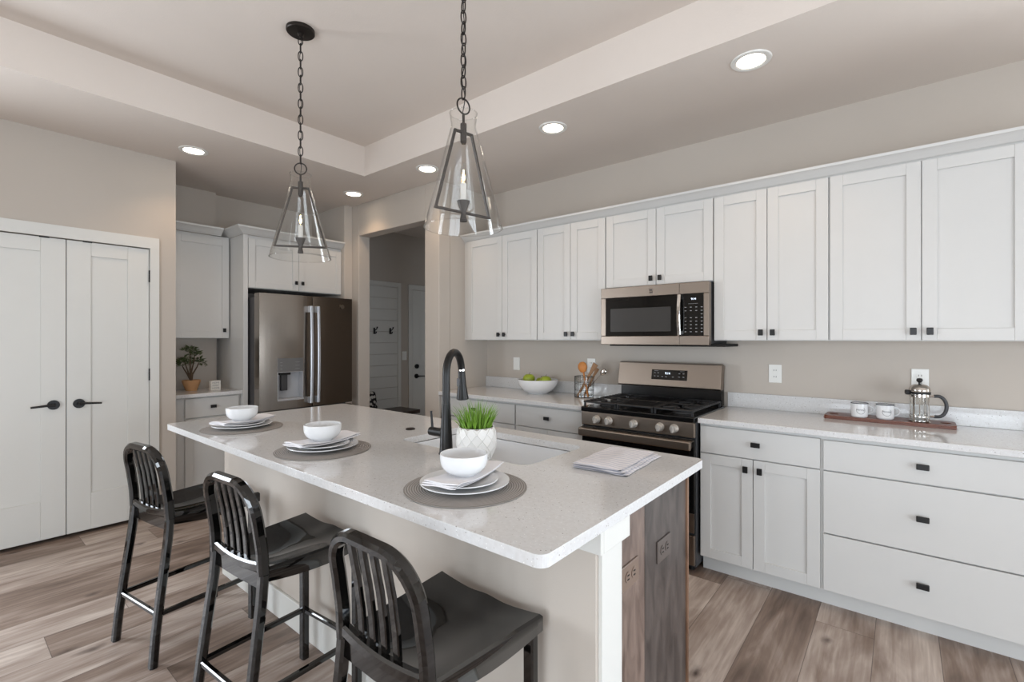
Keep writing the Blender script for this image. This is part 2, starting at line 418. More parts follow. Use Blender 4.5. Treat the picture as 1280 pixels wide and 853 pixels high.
# ================================================================== THE SETTING
CE = 2.785; TRAY = 3.04
WL = -4.46; WB = 3.50; AL = -5.20; DW = 2.865; RX = -3.17
struct('floor', MB().box(-5.5, 3.6, -4.2, 6.2, -.06, 0), M_floor)
m = MB()
m.box(-5.5, 3.6, -4.2, 3.7, TRAY, TRAY+.08)                       # tray top
m.box(-5.5, -3.60, -4.2, 3.7, CE, TRAY); m.box(2.4, 3.6, -4.2, 3.7, CE, TRAY)
m.box(-3.60, 2.4, 2.395, 3.7, CE, TRAY); m.box(-3.60, 2.4, -4.2, -3.0, CE, TRAY)
struct('ceiling', m, M_ceil)
struct('ceiling', MB().box(-5.5, -3.05, 3.7, 6.2, CE, CE+.08), M_ceil)
m = MB(); m.box(RX, 1.2, WB, WB+.12, 0, CE); m.box(3.0, 3.52, WB, WB+.12, 0, CE); m.box(1.2, 3.0, WB, WB+.12, 2.12, CE)
struct('wall_back', m, M_wall)
m = MB(); m.box(RX-.13, RX, DW+.135, WB+.12, 0, CE); struct('wall_return', m, M_wall)
m = MB(); m.box(-3.36, RX, DW, DW+.135, 0, CE)
m.box(AL, -4.41, DW, DW+.135, 0, CE); m.box(-4.41, -3.36, DW, DW+.135, 2.458, CE)
m.box(AL, -4.53, 2.772, DW, 0, CE)
struct('wall_doorway', m, M_wall, bevel=.006)
m = MB(); m.box(AL-.12, AL, -.1, 5.6, 0, CE); struct('wall_alcove', m, M_wall); m = MB(); m.box(AL, AL+.075, 1.25, 1.765, 0, CE)
struct('wall_alcove', m, M_wall)
m = MB(); m.box(-4.58, WL, -4.1, -1.75, 0, CE); m.box(-4.58, WL, -.45, .14, 0, CE); m.box(-4.58, WL, -1.75, -.45, 0, .5); m.box(-4.58, WL, -1.75, -.45, 2.2, CE); m.box(-4.58, WL, 1.08, 1.25, 0, CE); m.box(-4.58, WL, .14, 1.08, 2.068, CE)
m.box(AL, -4.58, 1.13, 1.25, 0, CE); m.box(AL, -4.58, -.1, 0, 0, CE)
struct('wall_left', m, M_wall)
m = MB(); m.box(3.40, 3.52, -4.1, -1.8, 0, CE); m.box(3.40, 3.52, 1.6, WB, 0, CE); m.box(3.40, 3.52, -1.8, 1.6, 2.05, CE)
struct('wall_right', m, M_wall)
m = MB(); m.box(-4.46, -1.1, -4.12, -4.0, 0, CE); m.box(1.5, 3.4, -4.12, -4.0, 0, CE)
for a, b in ((-1.1, 1.5),):
    m.box(a, b, -4.12, -4.0, 0, .2); m.box(a, b, -4.12, -4.0, 2.1, CE)
struct('wall_front', m, M_wall)
def win(name, x0, x1, z0, z1, n):
    m = MB(); t = .06
    m.box(x0, x1, -4.08, -4.03, z0, z0+t); m.box(x0, x1, -4.08, -4.03, z1-t, z1)
    for i in range(n+1):
        x = x0+(x1-x0)*i/n; m.box(max(x0, x-t/2), min(x1, x+t/2), -4.08, -4.03, z0, z1)
    struct(name, m, M_trim)
win('window_1', -1.1, 1.5, .2, 2.1, 3)
m = MB()
for y in (-1.8, -.13, 1.52): m.box(3.43, 3.48, y, y+.08, 0, 2.05)
m.box(3.43, 3.48, -1.8, 1.6, 1.97, 2.05); m.box(3.43, 3.48, -1.8, 1.6, 0, .08)
struct('window_2', m, M_trim)
m = MB()
for y in (-1.75, -1.13, -.51): m.box(-4.54, -4.50, y, y+.06, .5, 2.2)
m.box(-4.54, -4.50, -1.75, -.45, .5, .56); m.box(-4.54, -4.50, -1.75, -.45, 2.14, 2.2)
struct('window_3', m, M_trim)
m = MB()
for x in (1.2, 2.07, 2.93): m.box(x, x+.07, WB+.03, WB+.08, 0, 2.12)
m.box(1.2, 3.0, WB+.03, WB+.08, 0, .08); m.box(1.2, 3.0, WB+.03, WB+.08, 2.05, 2.12)
struct('window_4', m, M_trim)
# mudroom behind the doorway
m = MB(); m.box(-5.2, -3.05, 5.6, 5.72, 0, CE); m.box(-3.17, -3.05, WB+.12, 5.6, 0, CE)
struct('wall_mudroom', m, M_wall)

# baseboards
def bb(name, boxes):
    m = MB()
    for b in boxes: m.box(*b)
    struct(name, m, M_trim, bevel=.004)
bb('baseboard_left', [(WL, WL+.014, 1.145, 1.25, 0, .13), (WL, WL+.014, -4.0, .075, 0, .13)])
bb('baseboard_doorway', [(-4.53, -4.41, DW-.014, DW, 0, .13), (-3.36, RX, DW-.014, DW, 0, .13), (-4.53, -4.516, 2.772, DW-.014, 0, .13)])
bb('baseboard_back', [(.77, 1.2, WB-.014, WB, 0, .13), (3.0, 3.4, WB-.014, WB, 0, .13)])

# pantry double door
m = MB(); m.box(WL-.0, WL+.018, 1.08, 1.137, 0, 2.068); m.box(WL, WL+.018, .083, .14, 0, 2.068); m.box(WL, WL+.018, .083, 1.137, 2.068, 2.15)
m.box(-4.58, WL, 1.0795, 1.081, 0, 2.068)
struct('trim_1', m, M_trim, bevel=.004)
def slab_door(name, y0, y1, z0, z1, xf, panels, m_, th=.035):
    """door leaf facing +X with sunk panels [(y0,y1,z0,z1)]"""
    m = MB(); m.box(xf-th, xf-.010, y0, y1, z0, z1)
    ys = sorted({y0, y1}); 
    # front layer built as stiles and rails around the panels
    py0 = min(p[0] for p in panels); py1 = max(p[1] for p in panels)
    m.box(xf-.010, xf, y0, py0, z0, z1, .0025); m.box(xf-.010, xf, py1, y1, z0, z1, .0025)
    zs = sorted(panels, key=lambda p: p[2]); rows = sorted({(p[2], p[3]) for p in panels})
    cur = z0
    for a, b in rows:
        m.box(xf-.010, xf, py0, py1, cur, a, .0025); cur = b
    m.box(xf-.010, xf, py0, py1, cur, z1, .0025)
    cols = sorted({(p[0], p[1]) for p in panels})
    for (a0, a1), (b0, b1) in zip(cols, cols[1:]):
        m.box(xf-.010, xf, a1, b0, z0, z1, .0025)
    o = m.build(name, m_); o['kind'] = 'structure'
    return o
def lever(parent, y, z, x, d, m_=None):
    m_ = m_ or M_black
    m = MB(); m.cyl((x, y, z), (x+.012, y, z), .032, n=28); m.cyl((x+.012, y, z), (x+.05, y, z), .011)
    m.build('rosette', m_, parent)
    m = MB(); m.tube([(x+.048, y-.005*d, z), (x+.05, y+.03*d, z+.002), (x+.05, y+.115*d, z-.004)], [.010, .008, .0065])
    m.build('lever_handle', m_, parent)
d1 = slab_door('door_1', .144, .608, .026, 2.062, WL-.004, [(.26, .483, .285, 1.965)], M_trim)
d2 = slab_door('door_2', .612, 1.077, .026, 2.062, WL-.004, [(.74, .948, .285, 1.965)], M_trim)
lever(d1, .545, .928, WL-.004, -1); lever(d2, .675, .925, WL-.004, 1)
for z in (1.81, 1.06, .30):
    MB().cyl((WL+.006, 1.079, z), (WL+.006, 1.079, z+.09), .007, n=12).build('hinge', M_black, d2)
for d, y in ((d1, .5), (d2, .72)):
    MB().box(WL-.004, WL, y-.025, y+.025, 2.058, 2.066).build('ball_catch', M_black, d)

# mudroom door and its frame
m = MB(); m.box(AL, AL+.018, 4.14, 4.205, 0, 2.05); m.box(AL, AL+.018, 5.03, 5.09, 0, 2.05); m.box(AL, AL+.018, 4.14, 5.09, 2.05, 2.12)
struct('trim_2', m, M_trim, bevel=.004)
d3 = slab_door('door_3', 4.209, 5.026, .01, 2.045, AL+.014, [(4.34, 4.58, 1.15, 1.9), (4.66, 4.90, 1.15, 1.9), (4.34, 4.58, .25, 1.0), (4.66, 4.90, .25, 1.0)], M_trim, th=.012)
lever(d3, 4.268, .865, AL+.014, 1)
MB().cyl((AL+.014, 4.272, 1.0), (AL+.034, 4.272, 1.0), .031, n=28).build('deadbolt', M_black, d3)
m = MB(); z = .16
while z < 2.06:
    m.box(AL, AL+.012, 3.0, 3.955, z, min(z+.142, 2.07), .002); z += .146
struct('trim_3', m, M_trim)
m = MB(); m.box(AL, AL+.02, 3.955, 4.01, .14, 2.07, .003); m.box(AL, AL+.02, 3.0, 4.01, 2.07, 2.122, .003)
struct('trim_4', m, M_trim)

# ------------------------------------------------------------------ recessed ceiling lights
def downlight(x, y, label):
    t = thing('ceiling_light', label, 'ceiling light', (x, y, CE), 0, 'recessed ceiling lights')
    MB().lathe([(.066, 0), (.066, -.004), (.074, -.008), (.092, -.006), (.095, 0)], n=48).build('trim_ring', M_plast, t)
    MB().lathe([(0, -.002), (.066, -.002), (.066, -.0005), (0, -.0005)], n=48).build('lens', M_lamp, t)
    l = bpy.data.lights.new('downlight_beam', 'SPOT'); l.energy = 9; l.color = (1, .70, .45); l.spot_size = R(118); l.spot_blend = .7; l.shadow_soft_size = .05
    o = bpy.data.objects.new('downlight_beam', l); C.objects.link(o); o.parent = t; o.location = (0, 0, -.012)
downlight(-4.10, 1.262, 'round lit recessed light in the soffit by the pantry wall corner')
downlight(-4.12, 2.62, 'round lit recessed light in the soffit in front of the refrigerator')
downlight(-3.04, 2.62, 'round lit recessed light in the soffit, just left of the nearer pendant glass')
downlight(-1.80, 2.64, 'round lit recessed light in the soffit in front of the microwave cabinet')
downlight(-.59, 2.635, 'round lit recessed light in the soffit, the largest and nearest one, at upper right')

# ================================================================== CABINETS
def knob(parent, x, y, z, vertical=True, scale=1):
    w, h = (.026, .036) if vertical else (.046, .026)
    m = MB(); m.box(x-.006, x+.006, y-.016, y, z-.006, z+.006); m.box(x-w/2, x+w/2, y-.026, y-.015, z-h/2, z+h/2, .0025)
    m.build('knob', M_black, parent)
def shaker(parent, x0, x1, z0, z1, y, m_=None, rail=.058):
    """shaker door: y is the plane its back sits on, the front is toward -y"""
    m_ = m_ or M_cab
    m = MB(); t = .020; m.box(x0, x1, y-.011, y, z0, z1)
    m.box(x0, x0+rail, y-t, y-.011, z0, z1, .0018); m.box(x1-rail, x1, y-t, y-.011, z0, z1, .0018)
    m.box(x0+rail, x1-rail, y-t, y-.011, z0, z0+rail, .0018); m.box(x0+rail, x1-rail, y-t, y-.011, z1-rail, z1, .0018)
    return m.build('door', m_, parent)
def slab_drawer(parent, x0, x1, z0, z1, y, m_=None, k=True):
    o = MB().box(x0, x1, y-.020, y, z0, z1, .002).build('drawer', m_ or M_cab, parent)
    if k: knob(o, (x0+x1)/2, y-.020, (z0+z1)/2+.004, False)
    return o
def upper(label, loc, rz, w, h, dep, split, group, knob_dz=.045, filler=0, dz0=.004, dz1=.03):
    t = thing('upper_cabinet', label, 'cabinet', loc, rz, group)
    m = MB(); m.box(0, w, -dep, -.001, 0, h); m.build('carcass', M_cab, t)
    xs = [filler+.004]+[s for s in split]+[w-.004]
    for i in range(len(xs)-1):
        a = xs[i]+(.0018 if i else 0); b = xs[i+1]-(.0018 if i < len(xs)-2 else 0)
        d = shaker(t, a, b, dz0, h-dz1, -dep)
        if len(xs) == 2: kx = b-.045
        else: kx = b-.030 if i == 0 else a+.030
        knob(d, kx, -dep-.02, dz0+knob_dz)
    return t
UG = 'white shaker wall cabinets along the range wall'
UZ = 1.366; UH = 2.305-UZ; D = .31
def up(x0, x1, s, label, z0=UZ, filler=0):
    upper(label, (x0, WB, z0), 0, x1-x0, 2.305-z0, D, [s-x0], UG, filler=filler)
up(RX, -2.319, -2.698, 'white two-door wall cabinet at the left end of the range wall', filler=.045)
up(-2.319, -1.694, -2.000, 'white two-door wall cabinet just left of the microwave')
up(-1.694, -.929, -1.308, 'short white two-door wall cabinet directly above the microwave', z0=1.746)
up(-.929, -.312, -.622, 'white two-door wall cabinet just right of the microwave')
up(-.312, .466, .078, 'wide white two-door wall cabinet above the mugs and coffee press')
upper('narrow white single-door wall cabinet, the last one at the right end of the row', (.466, WB, UZ), 0, .30, UH, D, [], UG)

def crown(name, label, pts, z, prof, group=None):
    """moulding swept round a plan polyline with mitres; outward is to the right of travel"""
    n = len(pts); P2 = [Vector((p[0], p[1])) for p in pts]; offs = []
    for i in range(n):
        ds = []
        if i > 0: ds.append((P2[i]-P2[i-1]).normalized())
        if i < n-1: ds.append((P2[i+1]-P2[i]).normalized())
        ns = [Vector((d.y, -d.x)) for d in ds]
        if len(ns) == 1: offs.append(ns[0])
        else:
            b = (ns[0]+ns[1]).normalized(); offs.append(b/max(.3, b.dot(ns[0])))
    k = len(prof); verts = []; faces = []
    for i in range(n):
        for o_, z_ in prof: verts.append((P2[i].x+offs[i].x*o_, P2[i].y+offs[i].y*o_, z+z_))
    for i in range(n-1):
        for j in range(k): faces.append((i*k+j, i*k+(j+1) % k, (i+1)*k+(j+1) % k, (i+1)*k+j))
    faces.append(tuple(range(k))); faces.append(tuple(reversed(range((n-1)*k, n*k))))
    m = MB(); m.add(verts, faces); o = m.build(name, M_cab)
    tag(o, label, 'crown molding', group); return o
PR = [(.0005, 0), (.006, 0), (.010, .006), (.018, .010), (.030, .022), (.046, .036), (.058, .044), (.064, .046), (.066, .060), (.0005, .060)]
crown('crown_molding', 'long white crown molding along the top of the range wall cabinets', [(RX+.002, WB-D-.001), (.767, WB-D-.001)], 2.277, PR)

# base cabinets on the range wall
BG = 'white base cabinets along the range wall'
def base(label, x0, x1, rows, split=None, wall=WB, loc=None, rz=0, group=BG, dep=.595, toe=.54):
    t = thing('base_cabinet', label, 'cabinet', loc or (x0, wall, 0), rz, group); w = x1-x0
    m = MB(); m.box(0, w, -dep, -.001, .095, .883); m.build('carcass', M_cab, t)
    MB().box(.0, w, -toe, -.001, 0, .0949).build('toe_kick', M_cab, t)
    for kind, z0, z1 in rows:
        if kind == 'drawer': slab_drawer(t, .007, w-.007, z0, z1, -dep)
        else:
            s = split-x0 if split else w/2
            a = shaker(t, .007, s-.0018, z0, z1, -dep); knob(a, s-.036, -dep-.02, z1-.055)
            b = shaker(t, s+.0018, w-.007, z0, z1, -dep); knob(b, s+.036, -dep-.02, z1-.055)
    return t
DD = [('drawer', .712, .866), ('doors', .100, .706)]
base('white base cabinet with wide slab drawer left of range, nearest the doorway', RX, -2.323, DD, -2.74)
base('white base cabinet with drawer over two doors, touching the left side of the range', -2.323, -1.706, DD, -2.019)
base('white base cabinet with one drawer over two shaker doors, right of the range', -.926, -.316, DD, -.636)
base('white base cabinet with three wide slab drawers, below the mugs', -.316, .466, [('drawer', .712, .862), ('drawer', .392, .705), ('drawer', .100, .385)])
base('narrow white three-drawer base cabinet, the last one at the right end of the row', .466, .766, [('drawer', .712, .862), ('drawer', .392, .705), ('drawer', .100, .385)])

# worktops with backsplash
def worktop(label, x0, x1, y0, y1, name='countertop', bs=True, group=None):
    o = MB().box(x0, x1, y0, y1, .884, .914, .003).build(name, M_quartz)
    tag(o, label, 'countertop', group)
    if bs:
        MB().box(x0, x1, y1-.02, y1, .9142, 1.012, .002).build('backsplash', M_quartz, o)
    return o
worktop('speckled white quartz countertop left of the range, under the fruit bowl', RX+.001, -1.706, 2.855, WB-.001)
worktop('speckled white quartz countertop right of the range, under the mugs and coffee press', -.926, .768, 2.855, WB-.001)

# ------------------------------------------------------------------ alcove with refrigerator
upper('white single-door wall cabinet left of the refrigerator, above the small plant', (AL+.076, 1.252, 1.383), R(90), .54, .940, .235, [], None, knob_dz=.07, filler=.09)
t = upper('white two-door cabinet above the refrigerator', (AL, 1.84, 1.842), R(90), .93, .480, .60, [.468], None, knob_dz=.075)
pn = MB().box(AL, -4.585, 1.80, 1.8395, 0, 2.321, .001).build('side_panel', M_cab)
tag(pn, 'tall white panel between the small left cabinet and the refrigerator', 'panel')
PR2 = [(a*1.12, b*1.08) for a, b in PR]
crown('crown_molding', 'white crown molding over the refrigerator cabinet, stepping back at its left end', [(AL+.08, 1.80)[::1], (-4.583, 1.80), (-4.583, 2.770)], 2.3225, [(max(-.0, a) if a < 0 else a, b) for a, b in PR2])
crown('crown_molding', 'short white crown molding over the single-door wall cabinet by the pantry wall', [(-4.868, 1.252), (-4.868, 1.718)], 2.3245, [(max(-.0, a) if a < 0 else a, b) for a, b in PR2])
bt = thing('base_cabinet', 'small white base cabinet with drawer in the alcove under the plant', 'cabinet', (AL+.076, 1.252, 0), R(90))
MB().box(0, .546, -.475, -.001, .1, .883).build('carcass', M_cab, bt)
MB().box(0, .546, -.42, -.001, 0, .0999).build('toe_kick', M_cab, bt)
slab_drawer(bt, .112, .525, .71, .872, -.475)
dd = shaker(bt, .112, .525, .11, .70, -.475); knob(dd, .49, -.495, .64)
ct = worktop('small white quartz countertop in the alcove under the potted plant', AL+.0765, -4.60, 1.252, 1.7995, bs=False)

fr = thing('refrigerator', 'stainless french-door refrigerator with water dispenser in the alcove', 'refrigerator', (AL+.05, 1.85, 0), R(90))
W = .915
MB().box(.004, W-.004, -.66, 0, .02, 1.755, .006).build('cabinet_body', M_side, fr)
def fdoor(x0, x1, z0, z1, hole=None, bow=.006):
    # gently bowed door front
    n = 10; m = MB()
    def yf(x): u = (x-x0)/(x1-x0)*2-1; return -.775-bow*(1-u*u)
    xs = [x0+(x1-x0)*i/n for i in range(n+1)]
    if hole: 
        hx0, hx1, hz0, hz1 = hole; xs = sorted(set([x for x in xs if abs(x-hx0) > .02 and abs(x-hx1) > .02]+[hx0, hx1]))
    segs = list(zip(xs, xs[1:]))
    for a, b in segs:
        bands = [(z0, z1)]
        if hole and a >= hole[0]-1e-6 and b <= hole[1]+1e-6: bands = [(z0, hole[2]), (hole[3], z1)]
        for c0, c1 in bands:
            m.prism([(a, yf(a)), (b, yf(b)), (b, -.672), (a, -.672)], 'z', c0, c1)
    bmesh.ops.remove_doubles(m.bm, verts=m.bm.verts[:], dist=1e-5)
    for f in m.bm.faces: f.smooth = False
    return m
dl = fdoor(.0, .484, .735, 1.785, (.155, .395, .825, 1.075)).build('left_door', M_steelv, fr, bevel=0)
dr = fdoor(.490, W-.002, .735, 1.785, None, .0008).build('right_door', M_steelv, fr)
fz = MB().box(.0, W-.002, -.78, -.672, .06, .715, .01).build('freezer_drawer', M_steelv, fr)
m = MB(); m.sweep([(.06, -.83, .64), (W-.06, -.83, .64)], .03, .02, (0, 1, 0)); m.cyl((.1, -.83, .64), (.1, -.775, .64), .01); m.cyl((W-.1, -.83, .64), (W-.1, -.775, .64), .01)
m.build('handle', M_chrome, fz)
for dref, x in ((dl, .452), (dr, .522)):
    m = MB(); pts = [(x, -.828-.012*math.sin(PI*i/12), .775+.91*i/12) for i in range(13)]
    m.sweep(pts, .026, .016, (0, 1, 0), bev=.005)
    for z in (.80, 1.66): m.box(x-.013, x+.013, -.83, -.776, z-.03, z+.03, .004)
    m.build('handle', mat('satin silver handle', srgb(200, 205, 212), .35, metal=.6, noise=.02) if 'satin silver handle' not in MATS else MATS['satin silver handle'], dref)
MB().box(.155, .395, -.7815, -.777, 1.077, 1.20, .002).build('dispenser_panel', mat('grey dispenser panel', srgb(112, 112, 112), .35, metal=.3, noise=.03), dl)
m = MB(); m.box(.155, .395, -.71, -.700, .825, 1.075); m.box(.155, .160, -.782, -.70, .825, 1.075); m.box(.390, .395, -.782, -.70, .825, 1.075)
m.box(.155, .395, -.782, -.70, 1.070, 1.075)
m.build('dispenser_recess', mat('light grey recess plastic', srgb(170, 172, 176), .4, noise=.02), dl)
MB().box(.155, .395, -.795, -.70, .812, .828, .003).build('drip_tray', MATS['light grey recess plastic'], dl)
MB().box(.205, .265, -.745, -.712, .90, 1.055, .006).build('dispenser_paddle', M_side, dl)
MB().box(.185, .285, -.765, -.712, 1.045, 1.07, .004).build('nozzle', M_black, dl)
m = MB()
for i in range(3):
    for j in (0, 1): m.box(.18+.14*j, .20+.16*j, -.7825, -.7813, 1.10+.03*i, 1.103+.03*i)
m.build('dispenser_marks', M_light_ink, dl)
m = MB(); m.lathe([(0, 0), (.022, 0), (.022, .002), (0, .002)], n=30, mtx=Matrix.Translation((.80, -.7815, 1.70)) @ Matrix.Rotation(R(90), 4, 'X'))
m.build('badge', M_chrome, dr)
MB().box(.02, .07, -.70, -.60, 1.756, 1.775, .003).build('hinge_cover', M_side, fr)
MB().box(W-.07, W-.02, -.70, -.60, 1.756, 1.775, .003).build('hinge_cover', M_side, fr)

# alcove decorations
def leaf_cluster(m, c, r, n, size, seed):
    rnd = random.Random(seed)
    for i in range(n):
        a = rnd.uniform(0, 2*PI); e = rnd.uniform(-.3, 1.4); rr = r*rnd.uniform(.35, 1)
        p = Vector(c)+Vector((math.cos(a)*math.cos(e), math.sin(a)*math.cos(e), math.sin(e)*.75))*rr
        d = Vector((math.cos(a+rnd.uniform(-.8, .8)), math.sin(a+rnd.uniform(-.8, .8)), rnd.uniform(-.2, .7))).normalized()
        s = d.cross(Vector((rnd.uniform(-.3, .3), rnd.uniform(-.3, .3), 1))).normalized(); L = size*rnd.uniform(.7, 1.3); w = L*.26; u = s.cross(d)
        m.add([p, p+d*L*.35+s*w+u*.002, p+d*L, p+d*L*.35-s*w+u*.002, p+d*L*.4-u*.003], [(0, 1, 4), (1, 2, 4), (2, 3, 4), (3, 0, 4)], True)
pl = thing('potted_plant', 'small bonsai-like plant in a tan pot on the alcove countertop', 'plant', (-4.93, 1.50, .914))
MB().lathe([(0, 0), (.042, 0), (.046, .01), (.070, .075), (.072, .095), (.064, .095), (.060, .078), (0, .076)], n=36).build('pot', M_terra, pl)
MB().lathe([(0, .088), (.063, .084), (.063, .076), (0, .076)], n=30).build('soil', M_soil, pl)
m = MB(); tips = []
for i, (dx, dy, h) in enumerate(((0, -.045, .20), (.01, .02, .26), (-.01, .055, .19), (.02, -.015, .30), (-.02, -.06, .17))):
    pts = [(0, 0, .08), (dx*.3, dy*.3-.006, .08+h*.35), (dx*.8, dy*.9, .08+h*.7), (dx*1.1, dy*1.1, .06+h)]
    m.tube(pts, [.009, .007, .005, .003], 8); tips.append(pts[-1])
m.build('stem', M_bark, pl)
m = MB()
for i, tpt in enumerate(tips): leaf_cluster(m, tpt, .055, 60, .038, i)
leaf_cluster(m, (0, .095, .22), .03, 16, .03, 77)
m.build('foliage', M_leaf, pl)
sg = thing('sign_block', 'small white block sign with grey lettering beside the potted plant', 'sign', (-4.80, 1.645, .914), R(96))
MB().box(-.042, .042, -.018, .018, 0, .088, .002).build('block', mat('white painted wood', srgb(218, 214, 206), .6, noise=.03), sg)
for i, tx in enumerate(('HOME', 'SWEET', 'HOME')):
    text_mesh('lettering', tx, .022 if i != 1 else .02, M_light_ink, sg, (0, -.0185, .068-.024*i), (R(90), 0, 0))

# ------------------------------------------------------------------ mudroom objects
bn = thing('bench', 'dark wood bench seat below the coat hooks beyond the doorway', 'bench', (-4.99, 3.50, 0))
MB().box(-.21, .21, -.485, .50, .43, .475, .004).build('seat', M_bench, bn)
MB().box(-.20, .17, -.47, .485, 0, .4299).build('base', M_trim, bn)
for y, lb in ((3.593, 'dark double coat hook on white shiplap, left one of the pair'), (3.837, 'dark double coat hook on white shiplap, right one of the pair')):
    hk = thing('coat_hook', lb, 'hook', (AL+.0125, y, 1.47), 0, 'coat hooks on the shiplap wall')
    MB().box(0, .006, -.014, .014, -.03, .05, .002).build('plate', M_black, hk)
    m = MB(); m.tube([(.004, 0, .02), (.03, 0, .02), (.055, 0, .035), (.065, 0, .06)], [.006, .006, .006, .009])
    m.tube([(.004, 0, -.01), (.025, 0, -.025), (.04, 0, -.02), (.045, 0, 0)], [.006, .006, .006, .009]); m.build('prong', M_black, hk)
bg_ = thing('cushion', 'black and white patterned cushion standing on the mudroom bench, mostly hidden', 'cushion', (-5.08, 3.39, .476))
m = MB(); m.box(-.05, .05, -.17, .17, .005, .25, .04, Matrix.Rotation(R(-14), 4, 'Y'), 4); m.build('cover', M_bag, bg_)

# ------------------------------------------------------------------ outlets and switches
def outlet(loc, rz, label, kind='outlet', group=None, w=.075, h=.118, m_=None, horizontal=False, dark=None):
    t = thing('wall_outlet' if kind == 'outlet' else 'light_switch', label, 'outlet' if kind == 'outlet' else 'switch', loc, rz, group)
    m_ = m_ or M_plast
    if horizontal: w, h = h, w
    MB().box(-w/2, w/2, -.006, 0, -h/2, h/2, .002).build('cover_plate', m_, t)
    if kind == 'outlet':
        for s in (-1, 1):
            cx_, cz_ = (s*.021, 0) if horizontal else (0, s*.021)
            m = MB(); m.lathe([(0, 0), (.0165, 0), (.0165, .0025), (0, .0025)], n=24, mtx=Matrix.Translation((cx_, -.0058, cz_)) @ Matrix.Rotation(R(90), 4, 'X'))
            f = m.build('receptacle', m_, t)
            m = MB()
            for a in (-1, 1):
                if horizontal: m.box(cx_-.006, cx_+.006, -.0092, -.0083, cz_+a*.0062-.0018, cz_+a*.0062+.0018)
                else: m.box(cx_+a*.0062-.0012, cx_+a*.0062+.0012, -.0092, -.0083, cz_-.003, cz_+.006)
            m.build('slots', dark or M_gap, f)
    else:
        MB().box(-.017, .017, -.009, -.005, -.033, .033, .002).build('rocker', m_, t)
    return t
OG = 'white wall plates above the range wall countertops'
outlet((-2.797, WB, 1.145), 0, 'white wall plate above the fruit bowl', 'switch')
outlet((-2.0, WB, 1.155), 0, 'white wall outlet behind the utensil holder')
outlet((-.638, WB, 1.150), 0, 'white duplex outlet just right of the range')
outlet((.080, WB, 1.150), 0, 'white outlet behind the coffee press')
outlet((AL, 4.075, 1.15), R(90), 'white light switch beside the mudroom door', 'switch')

# ================================================================== ISLAND
isl = thing('kitchen_island', 'kitchen island base with painted seating side and brown wood end', 'kitchen island', (-1.87, 1.5, 0))
def I(m, name, mt, bevel=0):
    o = m.build(name, mt, isl, (1.87, -1.5, 0), bevel=bevel); return o
I(MB().box(-3.09, -.622, 1.11, 1.235, 0, .8835), 'knee_wall', M_wall)
I(MB().box(-.622, -.611, 1.125, 1.24, 0, .8835, .001), 'end_trim', M_trim)
m = MB(); m.box(-3.09, -.597, 1.093, 1.1095, .818, .8835, .002); m.box(-.6105, -.597, 1.1096, 1.262, .818, .8835, .002)
I(m, 'cap_molding', M_trim)
m = MB(); m.box(-3.09, -.611, 1.096, 1.1095, 0, .135, .003); I(m, 'baseboard', M_trim)
m = MB(); m.box(-3.08, -.67, 1.236, 1.80, .10, .60); m.box(-3.08, -1.85, 1.236, 1.80, .60, .88); m.box(-1.0, -.67, 1.236, 1.80, .60, .88); m.box(-3.08, -.70, 1.236, 1.77, 0, .0999)
I(m, 'carcass', M_gap)
I(MB().box(-.669, -.648, 1.236, 1.478, 0, .8835, .001), 'end_panel', M_veneer_lit)  # end panel split at the shade edge; this half has the lit tone
I(MB().box(-.669, -.648, 1.479, 1.858, .035, .8835, .001), 'end_panel', M_veneer_shade)  # rest of the end panel, shade painted in as a darker tone
I(MB().box(-.672, -.640, 1.859, 1.872, .035, .8835, .002), 'edge_band', M_edge)
for k in range(4):
    x0 = -3.075+.6*k
    m = MB(); m.box(x0, x0+.59, 1.801, 1.812, .11, .875)
    m.box(x0, x0+.06, 1.812, 1.822, .11, .875, .001); m.box(x0+.53, x0+.59, 1.812, 1.822, .11, .875, .001)
    m.box(x0+.06, x0+.53, 1.812, 1.822, .11, .17, .001); m.box(x0+.06, x0+.53, 1.812, 1.822, .815, .875, .001)
    dk = I(m, 'door', M_veneer_shade)
    kb = MB().box(x0+.5, x0+.53, 1.8225, 1.845, .76, .80, .002).build('knob', M_black, dk)

def rrect(x0, x1, y0, y1, r, n=8):
    pts = []
    for cx_, cy_, a0 in ((x1-r, y1-r, 0), (x0+r, y1-r, 90), (x0+r, y0+r, 180), (x1-r, y0+r, 270)):
        for i in range(n+1):
            a = R(a0+90*i/n); pts.append((cx_+r*math.cos(a), cy_+r*math.sin(a)))
    return pts
def slab_hole(outer, inners, z0, z1):
    m = MB(); bm = m.bm
    def fill(z):
        es = []; loops = []
        for lp in [outer]+inners:
            vs_ = [bm.verts.new((x, y, z)) for x, y in lp]; loops.append(vs_)
            for a, b in zip(vs_, vs_[1:]+vs_[:1]): es.append(bm.edges.new((a, b)))
        bmesh.ops.triangle_fill(bm, edges=es, use_beauty=True, use_dissolve=False)
        return loops
    A = fill(z0); B = fill(z1)
    for la, lb in zip(A, B):
        n = len(la)
        for i in range(n): bm.faces.new((la[i], la[(i+1) % n], lb[(i+1) % n], lb[i]))
    return m
SX0, SX1, SY0, SY1 = -1.79, -1.055, 1.375, 1.785
top = slab_hole(rrect(-3.105, -.588, .825, 1.892, .028), [rrect(SX0, SX1, SY0, SY1, .05)], .884, .914).build('countertop', M_quartz, bevel=.003)
tag(top, 'large speckled white quartz countertop of the island', 'countertop')
